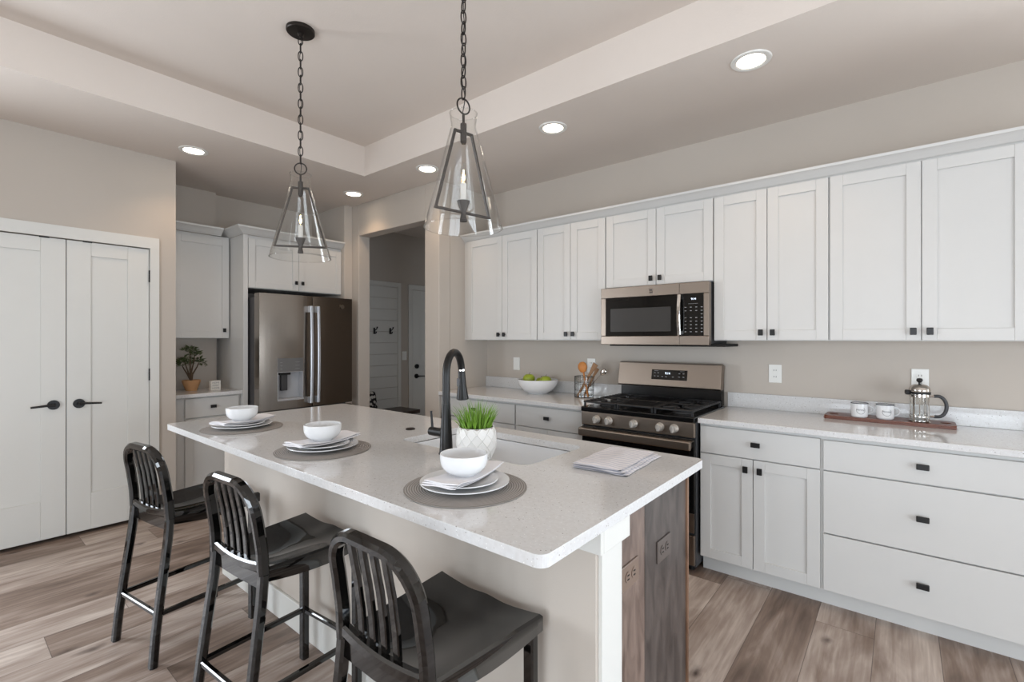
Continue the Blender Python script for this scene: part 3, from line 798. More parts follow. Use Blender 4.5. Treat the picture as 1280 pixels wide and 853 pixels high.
# undermount sink
sk = thing('sink', 'white undermount sink in the island countertop', 'sink', (-1.42, 1.58, .66))
m = MB(); n_ = 9*4
def ring(x0, x1, y0, y1, r, z): return [(x+1.42, y-1.58, z-.66) for x, y in rrect(x0, x1, y0, y1, r)]
rows = [ring(SX0-.025, SX1+.025, SY0-.025, SY1+.025, .06, .876), ring(SX0-.004, SX1+.004, SY0-.004, SY1+.004, .052, .876),
        ring(SX0-.002, SX1+.002, SY0-.002, SY1+.002, .052, .72), ring(SX0+.02, SX1-.02, SY0+.02, SY1-.02, .05, .692), ring(SX0+.06, SX1-.06, SY0+.06, SY1-.06, .03, .686)]
verts = [v for r_ in rows for v in r_]; N = len(rows[0]); faces = []
for i in range(len(rows)-1):
    for k in range(N): faces.append((i*N+k, i*N+(k+1) % N, (i+1)*N+(k+1) % N, (i+1)*N+k))
faces.append(tuple((len(rows)-1)*N+k for k in range(N))); m.add(verts, faces, True)
ob = m.build('basin', M_sink, sk); sm = ob.modifiers.new('solid', 'SOLIDIFY'); sm.thickness = .006; sm.offset = 1
MB().lathe([(0, .028), (.04, .028), (.043, .031), (.05, .0315), (.05, .027), (0, .027)], n=30).build('drain', M_chrome, sk)

# faucet
fc = thing('faucet', 'tall matte black gooseneck faucet beside the island sink', 'faucet', (-1.42, 1.322, .914))
MB().lathe([(0, 0), (.030, 0), (.030, .004), (.027, .008), (.020, .14), (.0165, .200), (.0165, .202), (0, .202)], n=36).build('body', M_black, fc)
dx, dy = -.42, .91
pts = [(0, 0, .20), (0, 0, .30)]
for i in range(13):
    a = PI*i/12*.97; r_ = .088
    pts.append((dx*(r_-r_*math.cos(a)), dy*(r_-r_*math.cos(a)), .318+r_*math.sin(a)))
m = MB(); m.tube(pts, .0155, 16); m.build('spout', M_black, fc)
ex, ey, ez = pts[-1]
m = MB(); m.cyl((ex, ey, ez+.004), (ex, ey, ez-.004), .0162); m.build('collar', M_chrome, fc)
m = MB(); q = Matrix.Translation((ex, ey, ez-.004)) @ Matrix.Rotation(R(3), 4, 'X')
m.lathe([(0, 0), (.0155, 0), (.0165, -.03), (.0185, -.06), (.0265, -.118), (.0265, -.124), (.022, -.127), (0, -.127)], n=30, mtx=q)
m.build('spray_head', M_black, fc)
MB().box(ex-.006, ex+.008, ey-.024, ey-.014, ez-.07, ez-.035, .002).build('button', M_side, fc)
m = MB(); m.cyl((-.012, 0, .082), (-.088, -.005, .082), .0185, .0175, 24); m.build('valve', M_black, fc)
m = MB(); m.tube([(-.078, -.004, .095), (-.082, -.004, .13), (-.086, -.004, .165)], [.0055, .0048, .0045]); m.build('lever_handle', M_black, fc)
hc = MB().lathe([(0, 0), (.024, 0), (.024, .004), (.02, .007), (0, .008)], n=30).build('hole_cover', M_bronze, None, (-1.945, 1.563, .914))
tag(hc, 'small dark round air switch button set in the countertop left of the faucet', 'button')

o1 = outlet((-.648, 1.362, .655), R(90), 'brown horizontal outlet on the island end, next to the white trim', m_=mat('brown plastic', srgb(122, 104, 92), .35, noise=.03), horizontal=True)  # plate coloured to match the lit half
o2 = outlet((-.648, 1.632, .645), R(90), 'brown horizontal outlet with shade in its colour, on the darker right part of the island end', m_=mat('shaded brown plastic', srgb(88, 79, 74), .35, noise=.03), horizontal=True)  # same kind of plate, darkened to imitate the shade on this half

# ------------------------------------------------------------------ place settings
def bowl_prof(r, h, rb, t=.004, pw=2.1):
    out = [(0, 0), (rb, 0), (rb+.004, .004)]
    for i in range(9):
        s_ = i/8; out.append((rb+.006+(r-rb-.006)*(1-(1-s_)**pw), .006+(h-.006)*s_**1.1))
    inn = [(max(0, a-t), b+(t if j < 4 else 0)) for j, (a, b) in enumerate(out[3:])]
    return out+[(r-t*.5, h+.001)]+list(reversed(inn))+[(0, .008)]
def plate_prof(r, h=.016):
    return [(0, 0), (r*.55, 0), (r*.58, .002), (r*.72, .004), (r*.92, h*.8), (r, h), (r, h+.003), (r*.9, h), (r*.72, .008), (r*.6, .005), (0, .005)]
def cloth_napkin(L, Wd, layers, seed):
    rnd = random.Random(seed); m = MB(); nx, ny = 8, 22
    for l in range(layers):
        off = (l-layers/2)*.006; grid = {}
        sh = rnd.uniform(-.006, .006)
        for top_ in (0, 1):
            for i in range(nx+1):
                for j in range(ny+1):
                    x = (i/nx-.5)*Wd+off+sh; v = (j/ny-.5)*2; y = v*L/2+rnd.uniform(-.0004, .0004)
                    sag = .013*(abs(v)**2.2)-.004*max(0, abs(v)-.88)/.12
                    z = l*.0056+sag+.0016*math.sin(x*60+seed+l)*abs(v)+top_*.0046
                    if i in (0, nx): z += (.0016 if top_ == 0 else -.0012)
                    grid[(top_, i, j)] = (x+.05*v*Wd*.3, y, z)
        idx = {}; verts = []
        for k_, c_ in grid.items(): idx[k_] = len(verts); verts.append(c_)
        faces = []
        for i in range(nx):
            for j in range(ny):
                faces.append((idx[(1, i, j)], idx[(1, i+1, j)], idx[(1, i+1, j+1)], idx[(1, i, j+1)]))
                faces.append((idx[(0, i, j)], idx[(0, i, j+1)], idx[(0, i+1, j+1)], idx[(0, i+1, j)]))
        for j in range(ny):
            faces.append((idx[(0, 0, j)], idx[(1, 0, j)], idx[(1, 0, j+1)], idx[(0, 0, j+1)])); faces.append((idx[(0, nx, j)], idx[(0, nx, j+1)], idx[(1, nx, j+1)], idx[(1, nx, j)]))
        for i in range(nx):
            faces.append((idx[(0, i, 0)], idx[(0, i+1, 0)], idx[(1, i+1, 0)], idx[(1, i, 0)])); faces.append((idx[(0, i, ny)], idx[(1, i, ny)], idx[(1, i+1, ny)], idx[(0, i+1, ny)]))
        m.add(verts, faces, True)
    return m
WHERE = ['at the far left end of the island', 'of the middle place setting', 'nearest the faucet']
for i, (x, y) in enumerate(((-2.655, 1.04), (-1.872, 1.05), (-1.052, 1.062))):
    w_ = WHERE[i]; z = .9142
    o = MB().lathe([(0, 0), (.186, 0), (.190, .0015), (.190, .003), (.186, .0045), (0, .0045)], n=72).build('placemat', M_mat, None, (x, y, z))
    tag(o, 'round grey woven placemat '+w_, 'placemat', 'round placemats on the island'); z += .0047
    o = MB().lathe(plate_prof(.139), n=64).build('dinner_plate', M_ceram, None, (x-.004, y, z))
    tag(o, 'large white dinner plate directly on the placemat '+w_, 'plate', 'dinner plates on the island'); z += .0052
    o = MB().lathe(plate_prof(.104, .013), n=56).build('salad_plate', M_ceram, None, (x-.006, y+.002, z+.003))
    tag(o, 'smaller white plate under the napkin, '+w_, 'plate', 'salad plates on the island'); z += .0085
    o = cloth_napkin(.285, .118, 3, i).build('napkin', M_cotton, None, (x-.018, y+.012, z+.005), (0, 0, R((16, 9, 14)[i])))
    tag(o, 'folded white cloth napkin under the bowl, '+w_, 'napkin', 'napkins on the island'); z += .018
    o = MB().lathe(bowl_prof(.0745, .067, .036, .004, 3.4), n=56).build('bowl', M_ceram, None, (x-.008, y, z+.002))
    tag(o, 'white cereal bowl on the napkin, '+w_, 'bowl', 'cereal bowls on the island')

# grass plant in diamond pot
gp = thing('potted_plant', 'green grass plant in a white diamond-patterned pot beside the sink', 'plant', (-1.275, 1.345, .914))
m = MB(); N = 14; prof = [(.052, 0), (.066, .022), (.0745, .048), (.0765, .074), (.0735, .100), (.068, .121)]
bm = m.bm; V = []; N = 12
prof = [(.050, -.012), (.060, .008), (.070, .032), (.0755, .056), (.0765, .080), (.0735, .103), (.068, .124)]
for k, (r_, z_) in enumerate(prof):
    V.append([bm.verts.new((r_*math.cos(2*PI*(i+.5*(k % 2))/N), r_*math.sin(2*PI*(i+.5*(k % 2))/N), max(0, z_))) for i in range(N)])
quads = []
for k in range(1, len(prof)-1):
    for i in range(N):
        if k % 2: a = V[k][i]; b_ = V[k][(i+1) % N]; lo = V[k-1][(i+1) % N]; hi = V[k+1][(i+1) % N]
        else: a = V[k][i-1]; b_ = V[k][i]; lo = V[k-1][i-1]; hi = V[k+1][i-1]
        quads.append(bm.faces.new((a, lo, b_, hi)))
for i in range(N):
    k = len(prof)-1
    if k % 2 == 0: bm.faces.new((V[k][i], V[k-1][i], V[k][(i+1) % N]))
    bm.faces.new((V[0][i], V[0][(i+1) % N], V[1][i]))
keep = set(quads)
bmesh.ops.inset_individual(bm, faces=quads, thickness=.0026, depth=0)
bmesh.ops.delete(bm, geom=[f for f in bm.faces if f not in keep and len(f.verts) == 4], context='FACES')
po = m.build('pot', M_matte_ceram, gp); sm = po.modifiers.new('solid', 'SOLIDIFY'); sm.thickness = .003; sm.offset = -1
MB().lathe([(0, .001), (.048, .001), (.0585, .008), (.068, .032), (.073, .056), (.074, .080), (.0712, .103), (.0668, .1235), (.063, .1235), (.062, .10), (0, .10)], n=48).build('pot_liner', mat('grey beige unglazed ceramic', srgb(150, 142, 132), .7, noise=.03), gp)
MB().lathe([(0, .106), (.0615, .102), (.0615, .1), (0, .1)], n=30).build('soil', M_soil, gp)
m = MB(); rnd = random.Random(5)
for i in range(230):
    a = rnd.uniform(0, 2*PI); rr = .055*math.sqrt(rnd.random()); bx, by = rr*math.cos(a), rr*math.sin(a)
    lean = rnd.uniform(.0, .028)+rr*.55; h = rnd.uniform(.07, .135)*(1.15-rr*4); ta = a+rnd.uniform(-.8, .8); w = rnd.uniform(.0022, .0038); pa = rnd.uniform(0, PI)
    vs_ = []; S = 5
    for s_ in range(S+1):
        t_ = s_/S; ww = w*(1-t_**1.6); px = bx+lean*t_**1.7*math.cos(ta); py = by+lean*t_**1.7*math.sin(ta); pz = .10+h*t_-.010*t_**3*(lean/.03)
        vs_ += [(px-ww*math.cos(pa), py-ww*math.sin(pa), pz), (px+ww*math.cos(pa), py+ww*math.sin(pa), pz)]
    m.add(vs_, [(2*k, 2*k+1, 2*k+3, 2*k+2) for k in range(S)], True)
m.build('grass', M_grass, gp)

# folded towel
tw = thing('dish_towel', 'folded striped white dish towel at the right end of the island', 'towel', (-.828, 1.645, .9142), R(3))
m = MB(); rnd = random.Random(11)
def cloth_slab(m, x0, x1, y0, y1, z, t, seed, droop=0):
    nx, ny = 14, 18; verts = []; faces = []; idx = {}
    for tp in (0, 1):
        for i in range(nx+1):
            for j in range(ny+1):
                u = i/nx; v = j/ny; x = x0+(x1-x0)*u; y = y0+(y1-y0)*v
                wv = .0016*math.sin(u*9+seed)+.0014*math.sin(v*11+seed*2+u*3)+.001*math.sin((u+v)*17)
                e = min(u, 1-u, v, 1-v); edge = min(1, e/.05)
                zz = z+(t*(.5+.5*math.sqrt(edge)) + wv*edge if tp else t*(.5-.5*math.sqrt(edge)))
                idx[(tp, i, j)] = len(verts); verts.append((x+.002*math.sin(v*14+seed), y+.002*math.sin(u*12+seed), zz))
    for i in range(nx):
        for j in range(ny):
            faces.append((idx[1, i, j], idx[1, i+1, j], idx[1, i+1, j+1], idx[1, i, j+1])); faces.append((idx[0, i, j], idx[0, i, j+1], idx[0, i+1, j+1], idx[0, i+1, j]))
    for j in range(ny):
        faces.append((idx[0, 0, j], idx[1, 0, j], idx[1, 0, j+1], idx[0, 0, j+1])); faces.append((idx[0, nx, j], idx[0, nx, j+1], idx[1, nx, j+1], idx[1, nx, j]))
    for i in range(nx):
        faces.append((idx[0, i, 0], idx[0, i+1, 0], idx[1, i+1, 0], idx[1, i, 0])); faces.append((idx[0, i, ny], idx[1, i, ny], idx[1, i+1, ny], idx[0, i+1, ny]))
    m.add(verts, faces, True)
cloth_slab(m, -.098, .108, -.178, .172, .0003, .0065, 1); cloth_slab(m, -.100, .098, -.180, .165, .0070, .0065, 2); cloth_slab(m, -.097, .086, -.176, .158, .0138, .0065, 3)
m.build('cloth', M_towel, tw)

# ------------------------------------------------------------------ counter stools
def make_stool(loc, rz, label):
    t = thing('counter_stool', label, 'stool', loc, rz, 'gloss black counter stools at the island')
    def yr(z):   # rear post profile (forward offset) against height
        pts = [(0, -.222), (.12, -.212), (.25, -.196), (.40, -.176), (.52, -.160), (.60, -.154), (.68, -.158), (.78, -.172), (.86, -.188), (.915, -.198)]
        for (a, ya), (b, yb) in zip(pts, pts[1:]):
            if z <= b: return ya+(yb-ya)*(z-a)/(b-a)
        return pts[-1][1]
    ztop = .897
    # rear legs
    for s in (-1, 1):
        P_ = []
        for i in range(15):
            z = .0+.60*i/14; P_.append((s*(.178-.013*min(1, z/.55)), yr(z)-.0, z))
        MB().sweep(P_, .034, .030, (0, 1, 0), bev=.007).build('leg', M_gloss, t)
    # hoop
    hp = []
    for i in range(9): z = .60+(ztop-.10-.60)*i/8; hp.append((-.165+.004*i/8, yr(z), z))
    for i in range(1, 10):
        a = PI-(PI/2)*i/9; z = ztop-.10+.10*math.sin(a); hp.append((-.161+.10+.10*math.cos(a), yr(z), z))
    for i in range(1, 6): hp.append((-.061+.122*i/6, yr(ztop), ztop))
    rp = [(-x, y, z) for x, y, z in reversed(hp[:18])]
    hp = hp+rp
    wd = []
    for x, y, z in hp: wd.append(.029)
    MB().sweep(hp, wd, .036, (0, 1, .12), bev=.008).build('back_frame', M_gloss, t)
    for x in (-.088, -.042, .004, .050):
        pts = [(x+.006, yr(z)+.004, z) for z in (.628, .70, .78, .84, ztop-.010)]
        MB().sweep(pts, .024, .013, (0, 1, 0), bev=.003).build('slat', M_gloss, t)
    # rear seat rail with turned lip
    m = MB(); pts = [(-.15+.3*i/8, yr(.6)-.002-.006*math.sin(PI*i/8), .613+.010*abs(i/4-1)**2) for i in range(9)]
    m.sweep(pts, .032, .026, (0, 1, 0), bev=.006)
    m.sweep([(-.15+.3*i/8, yr(.57)+.004, .572-.004*math.sin(PI*i/8)) for i in range(9)], .055, .008, (0, 1, 0), bev=.003)
    m.build('seat_rail', M_gloss, t)
    # saddle seat with skirts
    m = MB(); nx, ny = 24, 20; idx = {}; verts = []; faces = []
    def hw(v): return .160+.036*v
    def top_z(u, v):
        d = max(0, 1-abs(u)**3.0)*max(0, 1-abs((v-.47)/.56)**3)
        ridge = .008*math.exp(-(u/.25)**2)*max(0, v-.55)/.45
        return .617-.036*d*(.75+.25*math.cos(u*PI))+ridge-.012*(1-abs(u)**2)*max(0, v-.8)/.2
    for i in range(nx+1):
        for j in range(ny+1):
            u = -1+2*i/nx; v = j/ny; x = u*hw(v); y = -.148+.370*v
            cr = (1-abs(u)) ; z = top_z(u, v)
            idx[i, j] = len(verts); verts.append((x, y, z))
    for i in range(nx):
        for j in range(ny): faces.append((idx[i, j], idx[i+1, j], idx[i+1, j+1], idx[i, j+1]))
    # skirts: ring around edge dropping down
    edge = [(i, 0) for i in range(nx)]+[(nx, j) for j in range(ny)]+[(i, ny) for i in range(nx, 0, -1)]+[(0, j) for j in range(ny, 0, -1)]
    r1 = []; r2 = []
    for (i, j) in edge:
        x, y, z = verts[idx[i, j]]; u = -1+2*i/nx; v = j/ny
        ox = .006 if i == nx else (-.006 if i == 0 else 0); oy = .006 if j == ny else (-.004 if j == 0 else 0)
        r1.append(len(verts)); verts.append((x+ox, y+oy, z-.007))
        dropd = .046+(.016*math.sin(PI*v) if i in (0, nx) else .010*math.sin(PI*i/nx))
        r2.append(len(verts)); verts.append((x+ox, y+oy, .617-dropd))
    n = len(edge)
    for k in range(n):
        a = idx[edge[k]]; b = idx[edge[(k+1) % n]]
        faces.append((a, b, r1[(k+1) % n], r1[k])); faces.append((r1[k], r1[(k+1) % n], r2[(k+1) % n], r2[k]))
    m.add(verts, faces, True)
    so = m.build('seat', M_gloss, t); md = so.modifiers.new('solid', 'SOLIDIFY'); md.thickness = .004; md.offset = -1
    # front legs
    for s in (-1, 1):
        MB().sweep([(s*.178, .204, .0), (s*.178, .204, .3), (s*.178, .202, .592)], .034, .030, (0, 1, 0), bev=.005).build('leg', M_gloss, t)
    # stretchers
    zz = .21; yr_ = yr(zz)
    xr = .178-.013*zz/.55
    for s in (-1, 1):
        MB().sweep([(s*(xr), yr_+.013, zz), (s*.178, .190, zz)], .020, .020, (0, 0, 1), bev=.004).build('stretcher', M_gloss, t)
    MB().sweep([(-xr+.015, yr_, zz), (xr-.015, yr_, zz)], .020, .020, (0, 0, 1), bev=.004).build('stretcher', M_gloss, t)
    MB().sweep([(-.162, .204, zz), (.162, .204, zz)], .020, .020, (0, 0, 1), bev=.004).build('stretcher', M_gloss, t)
    return t
st = make_stool((-2.635, .792, 0), R(8.5), 'gloss black counter stool at the far left, nearest the pantry doors')
copy_tree(st, (-1.805, .842, 0), R(4.5), 'gloss black counter stool in the middle of the three')
copy_tree(st, (-.967, .846, 0), R(0.5), 'gloss black counter stool at the right, nearest the camera')

# ------------------------------------------------------------------ range
rg = thing('gas_range', 'stainless freestanding gas range with black cooktop and five knobs', 'range', (-1.316, WB-.02, 0))
# local x: -.384..+.384 ; local y 0 = back, front at -.64
HW = .3805
MB().box(-HW, HW, -.62, 0, .03, .893, .002).build('body', M_side, rg)
m = MB()
for x in (-HW+.04, HW-.04):
    for y in (-.58, -.05): m.cyl((x, y, 0), (x, y, .031), .018)
m.build('foot', M_black, rg)
MB().box(-HW-.001, HW+.001, -.655, -.04, .884, .917, .006).build('cooktop', M_enamel, rg)
cp = MB().box(-HW, HW, -.648, -.621, .795, .8835, .005).build('control_panel', M_steel, rg)
for x in (-.262, -.173, .001, .173, .261):
    m = MB(); q = Matrix.Translation((x, -.648, .840)) @ Matrix.Rotation(R(90), 4, 'X')
    m.lathe([(0, 0), (.026, 0), (.026, .004), (.0225, .008), (.021, .026), (.018, .030), (0, .030)], n=30, mtx=q)
    m.box(x-.0075, x+.0075, -.692, -.672, .818, .862, .003)
    m.build('knob', M_knob, cp)
od = MB().box(-HW+.002, HW-.002, -.645, -.621, .235, .788, .004).build('oven_door', M_enamel, rg)
MB().box(-HW+.03, HW-.03, -.6475, -.6445, .38, .715, .001).build('oven_window', M_glassblk, od)
MB().box(-HW+.002, HW-.002, -.6485, -.6452, .238, .352, .001).build('door_trim', M_steel, od)
m = MB(); m.box(-HW+.006, HW-.006, -.707, -.680, .728, .782, .009)
for x in (-HW+.03, HW-.03): m.box(x-.014, x+.014, -.70, -.6455, .735, .776, .003)
m.box(-HW+.004, HW-.004, -.690, -.6455, .776, .781, .001)
m.build('handle', M_steel, od)
m = MB()
for i in range(4):
    a = -HW+.10+i*.155; m.box(a, a+.115, -.676, -.655, .7805, .7822)
m.build('vent_slots', M_gap, od)
dw = MB().box(-HW+.002, HW-.002, -.645, -.621, .045, .222, .004).build('storage_drawer', M_steel, rg)
# backguard
m = MB(); m.prism([(-.075, .9175), (-.003, .9175), (-.003, 1.20), (-.065, 1.20)], 'x', -HW+.012, HW-.012)
m.build('back_panel', M_enamel, rg)
m = MB(); m.prism([(-.118, 1.035), (-.105, 1.027), (-.05, 1.027), (-.01, 1.19), (-.055, 1.205), (-.088, 1.200)], 'x', -HW+.004, HW-.004)
bgd = m.build('backguard', M_steel, rg, bevel=.004)
tilt = math.atan2(.030, .165)
dm = Matrix.Translation((.02, -.1035, 1.117)) @ Matrix.Rotation(-tilt, 4, 'X')
dsp = MB().box(-.130, .130, -.003, .004, -.036, .036, .002, dm).build('display', M_glassblk, bgd)
def put_text(name, body, size, mt, par, lx, lz, mtx, dy=-.0045):
    o = text_mesh(name, body, size, mt, par, (0, 0, 0), (0, 0, 0)); o.matrix_local = mtx @ Matrix.Translation((lx, dy, lz)) @ Matrix.Rotation(R(90), 4, 'X'); return o
put_text('clock_digits', '9:14', .022, M_display, dsp, -.01, .010, dm)
m = MB()
for (lx, lz) in ((-.105, .012), (-.080, .012), (-.105, -.012), (-.080, -.012), (-.048, -.014), (-.02, -.014), (.03, -.014), (.075, .012), (.105, .012), (.075, -.012), (.105, -.012)):
    m.box(lx-.006, lx+.006, -.0042, -.0030, lz-.002, lz+.002, 0, dm)
m.box(-.11, -.08, -.0042, -.003, .026, .028, 0, dm); m.box(.08, .11, -.0042, -.003, .026, .028, 0, dm)
m.build('button_marks', M_light_ink, dsp)
# burners and grates
for (x, y, r_) in ((-.26, -.50, .045), (-.26, -.20, .038), (.26, -.50, .052), (.26, -.20, .035), (0, -.35, .04)):
    m = MB(); m.lathe([(0, .917), (r_+.01, .917), (r_+.008, .925), (r_, .927), (r_, .934), (r_-.004, .937), (0, .937)], c=(x, y, 0), n=30)
    m.build('burner', M_iron, rg)
def grate(x0, x1, kind):
    m = MB(); y0, y1, z = -.635, -.085, .949
    def bar(a, b, w=.011, h=.013): m.sweep([a, b], w, h, (0, 0, 1), bev=.003)
    for y in (y0, y1, (y0+y1)/2): bar((x0, y, z), (x1, y, z))
    for x in (x0+.005, x1-.005): bar((x, y0, z), (x, y1, z))
    for x in (x0+.006, x1-.006):
        for y in (y0+.004, y1-.004): m.box(x-.006, x+.006, y-.006, y+.006, .9172, z, .001)
    if kind == 'burner':
        xc = (x0+x1)/2
        for yc in (-.50, -.22):
            for k in range(6):
                a = PI/6+PI/3*k; p = (xc+.028*math.cos(a), yc+.028*math.sin(a), z); q = (xc+.108*math.cos(a), yc+.108*math.sin(a), z)
                bar(p, q, .009)
        k = 0; y = y0+.03
        while y < y1-.02:      # short fingers on the outer rail
            xo = x0 if x0 < -.2 else x1; s = 1 if x0 < -.2 else -1
            m.box(min(xo, xo+s*.035), max(xo, xo+s*.035), y-.005, y+.005, z-.004, z+.009, .002); y += .048
    else:
        for k in range(9):
            x = x0+.02+(x1-x0-.04)*k/8; bar((x, y0+.01, z), (x, y1-.01, z), .007, .010)
    m.build('grate', M_iron, rg)
grate(-.368, -.130, 'burner'); grate(-.122, .122, 'griddle'); grate(.130, .368, 'burner')

# ------------------------------------------------------------------ microwave
mw = thing('microwave', 'stainless over-the-range microwave with black door window', 'microwave', (-1.311, WB-.001, 1.332))
h_ = .408; HW = .378
MB().box(-HW+.004, HW-.004, -.362, 0, .012, h_-.001).build('case', M_side, mw)
MB().box(-HW+.03, HW+.075, -.33, -.02, -.006, .0115, .002).build('base_plate', M_gap, mw)
m = MB(); x0, x1 = -HW, .190; f = -.4075; b_ = -.3625
m.box(x0, x1, f, b_, .335, h_-.001, .003); m.box(x0, x1, f, b_, .004, .064, .003)
m.box(x0, x0+.037, f, b_, .064, .335, .003); m.box(.18, x1, f, b_, .064, .335, .001)
door = m.build('door', M_steel, mw)
MB().box(x0+.036, .181, f+.003, b_, .063, .336, .001).build('window_frame', M_glassblk, door)
MB().box(x0+.075, .134, f+.0015, f+.0035, .095, .258, .0005).build('window', mat('grey mesh window', srgb(62, 61, 60), .12, noise=.02), door)
m = MB(); pts = [(.198, f-.022-.014*math.sin(PI*i/10), .072+.258*i/10) for i in range(11)]; m.sweep(pts, .022, .012, (0, 1, 0), bev=.004)
for z in (.085, .317): m.box(.189, .207, f-.024, f+.002, z-.012, z+.012, .002)
m.build('handle', M_chrome, door)
m = MB(); m.box(.1915, HW, f, b_, .335, h_-.001, .003); m.box(.1915, HW, f, b_, .004, .064, .003); m.box(.345, HW, f, b_, .064, .335, .003)
pnl = m.build('control_surround', M_steel, mw)
kp = MB().box(.192, .346, f+.001, b_, .063, .336, .001).build('keypad', M_glassblk, mw)
mI = Matrix.Identity(4)
put_text('clock_digits', '9:14', .018, M_display, kp, .283, .300, mI, f-.0002)
m = MB()
for r_ in range(8):
    for c_ in range(4):
        if r_ == 2 and c_ < 3: continue
        x = .232+.034*c_; z = .248-.0225*r_
        m.box(x-.0055, x+.0055, f-.0004, f+.0012, z-.002, z+.002)
m.box(.250, .31, f-.0004, f+.0012, .270, .2712)
m.build('key_marks', M_light_ink, kp)
m = MB(); m.box(-.014, .014, f-.0008, f+.001, .352, .384, .0003); m.build('badge', M_chrome, door)
m = MB(); m.box(-.008, .008, f-.0012, f-.0006, .371, .377); m.box(-.008, .008, f-.0012, f-.0006, .357, .361); m.build('badge_mark', M_side, door)

# ------------------------------------------------------------------ things on the left countertop
fb = thing('fruit_bowl', 'wide white bowl holding green apples on the left countertop', 'bowl', (-2.40, 3.29, .9142))
MB().lathe(bowl_prof(.172, .118, .082, .005), n=64).build('bowl', M_ceram, fb)
for i, (x, y, z, r_, lb) in enumerate(((-2.475, 3.265, 1.030, .054, 'green pear-shaped apple on the left side of the white fruit bowl'), (-2.315, 3.285, 1.022, .050, 'green apple on the right side of the white fruit bowl'),
                         (-2.395, 3.33, 1.005, .048, 'green apple low in the middle back of the white fruit bowl'), (-2.39, 3.225, .985, .046, 'green apple low in the front of the white fruit bowl'))):
    a = thing('apple', lb, 'apple', (x, y, z-r_), R(50*i), 'green apples in the fruit bowl')
    MB().lathe([(0, .10*r_), (.35*r_, .0), (.75*r_, .28*r_), (r_, .95*r_), (.92*r_, 1.45*r_), (.55*r_, 1.83*r_), (.2*r_, 1.85*r_), (0, 1.68*r_)], n=28, sx=1.04).build('flesh', M_apple, a, subsurf=1)
    MB().tube([(0, 0, 1.66*r_), (.06*r_, 0, 1.9*r_), (.18*r_, .02*r_, 2.12*r_)], [.0016, .0014, .002], 6).build('stem', M_bark, a)

uh = thing('utensil_holder', 'dark wire and glass cylinder utensil holder beside the range', 'utensil holder', (-1.955, 3.305, .9142))
MB().lathe([(0, 0), (.072, 0), (.072, .168), (.0695, .168), (.0695, .004), (0, .004)], n=40).build('glass_liner', M_beaker, uh)
m = MB()
for z in (.004, .165, .06, .11): m.tube([(.0765*math.cos(2*PI*i/36), .0765*math.sin(2*PI*i/36), z) for i in range(36)], .0024 if z in (.004, .165) else .0012, 6, True)
for i in range(20): a = 2*PI*i/20; m.tube([(.0765*math.cos(a), .0765*math.sin(a), .004), (.0765*math.cos(a), .0765*math.sin(a), .165)], .0013, 5)
m.build('wire_basket', M_bronze, uh)
def utensil(name, label, cat, base, tip, fn):
    p = Vector(base); d = Vector(tip)-p; q = Vector((0, 0, 1)).rotation_difference(d.normalized())
    o = thing(name, label, cat, p); o.rotation_euler = q.to_euler(); fn(o, d.length); return o
b0 = Vector((-1.955, 3.305, .92))
def f1(o, L):
    m = MB(); m.tube([(0, 0, 0), (0, 0, L-.05)], [.008, .007], 10); m.build('handle', M_honey, o)
    MB().lathe([(0, -.046), (.022, -.042), (.038, -.018), (.041, 0), (.036, .022), (.020, .038), (0, .042)], n=28, sx=1, sy=.55, c=(0, 0, L-.03)).build('spoon_head', M_honey, o)
utensil('wooden_spoon', 'honey coloured wooden spoon with round head in the utensil holder', 'utensil', b0+Vector((.035, .0, 0)), b0+Vector((-.028, .01, .262)), f1)
def f2(o, L):
    m = MB(); m.sweep([(0, 0, 0), (0, 0, L*.7), (0, 0, L)], [.016, .022, .046], [.010, .009, .008], (0, 1, 0), bev=.002); m.build('blade', M_spoonw, o)
utensil('wooden_spatula', 'brown flat wooden spatula leaning right in the utensil holder', 'utensil', b0+Vector((-.055, -.01, 0)), b0+Vector((.115, -.02, .262)), f2)
def f3(o, L):
    m = MB(); m.sweep([(0, 0, 0), (0, 0, L*.75), (0, 0, L)], [.013, .018, .036], [.008, .007, .007], (0, 1, 0), bev=.002); m.build('paddle', M_spoonw, o)
utensil('wooden_paddle', 'narrow wooden paddle behind the flat spatula in the utensil holder', 'utensil', b0+Vector((-.02, .03, 0)), b0+Vector((.10, .035, .225)), f3)
def f4(o, L):
    m = MB(); m.tube([(0, 0, 0), (0, 0, L-.05)], .003, 8); m.build('handle', M_chrome, o)
    MB().lathe([(0, -.035), (.018, -.02), (.024, 0), (.018, .024), (0, .034)], n=24, sy=.3, c=(0, 0, L-.03)).build('ladle_head', M_chrome, o)
utensil('metal_spoon', 'thin metal spoon leaning far right in the utensil holder', 'utensil', b0+Vector((-.045, .03, 0)), b0+Vector((.178, .02, .218)), f4)

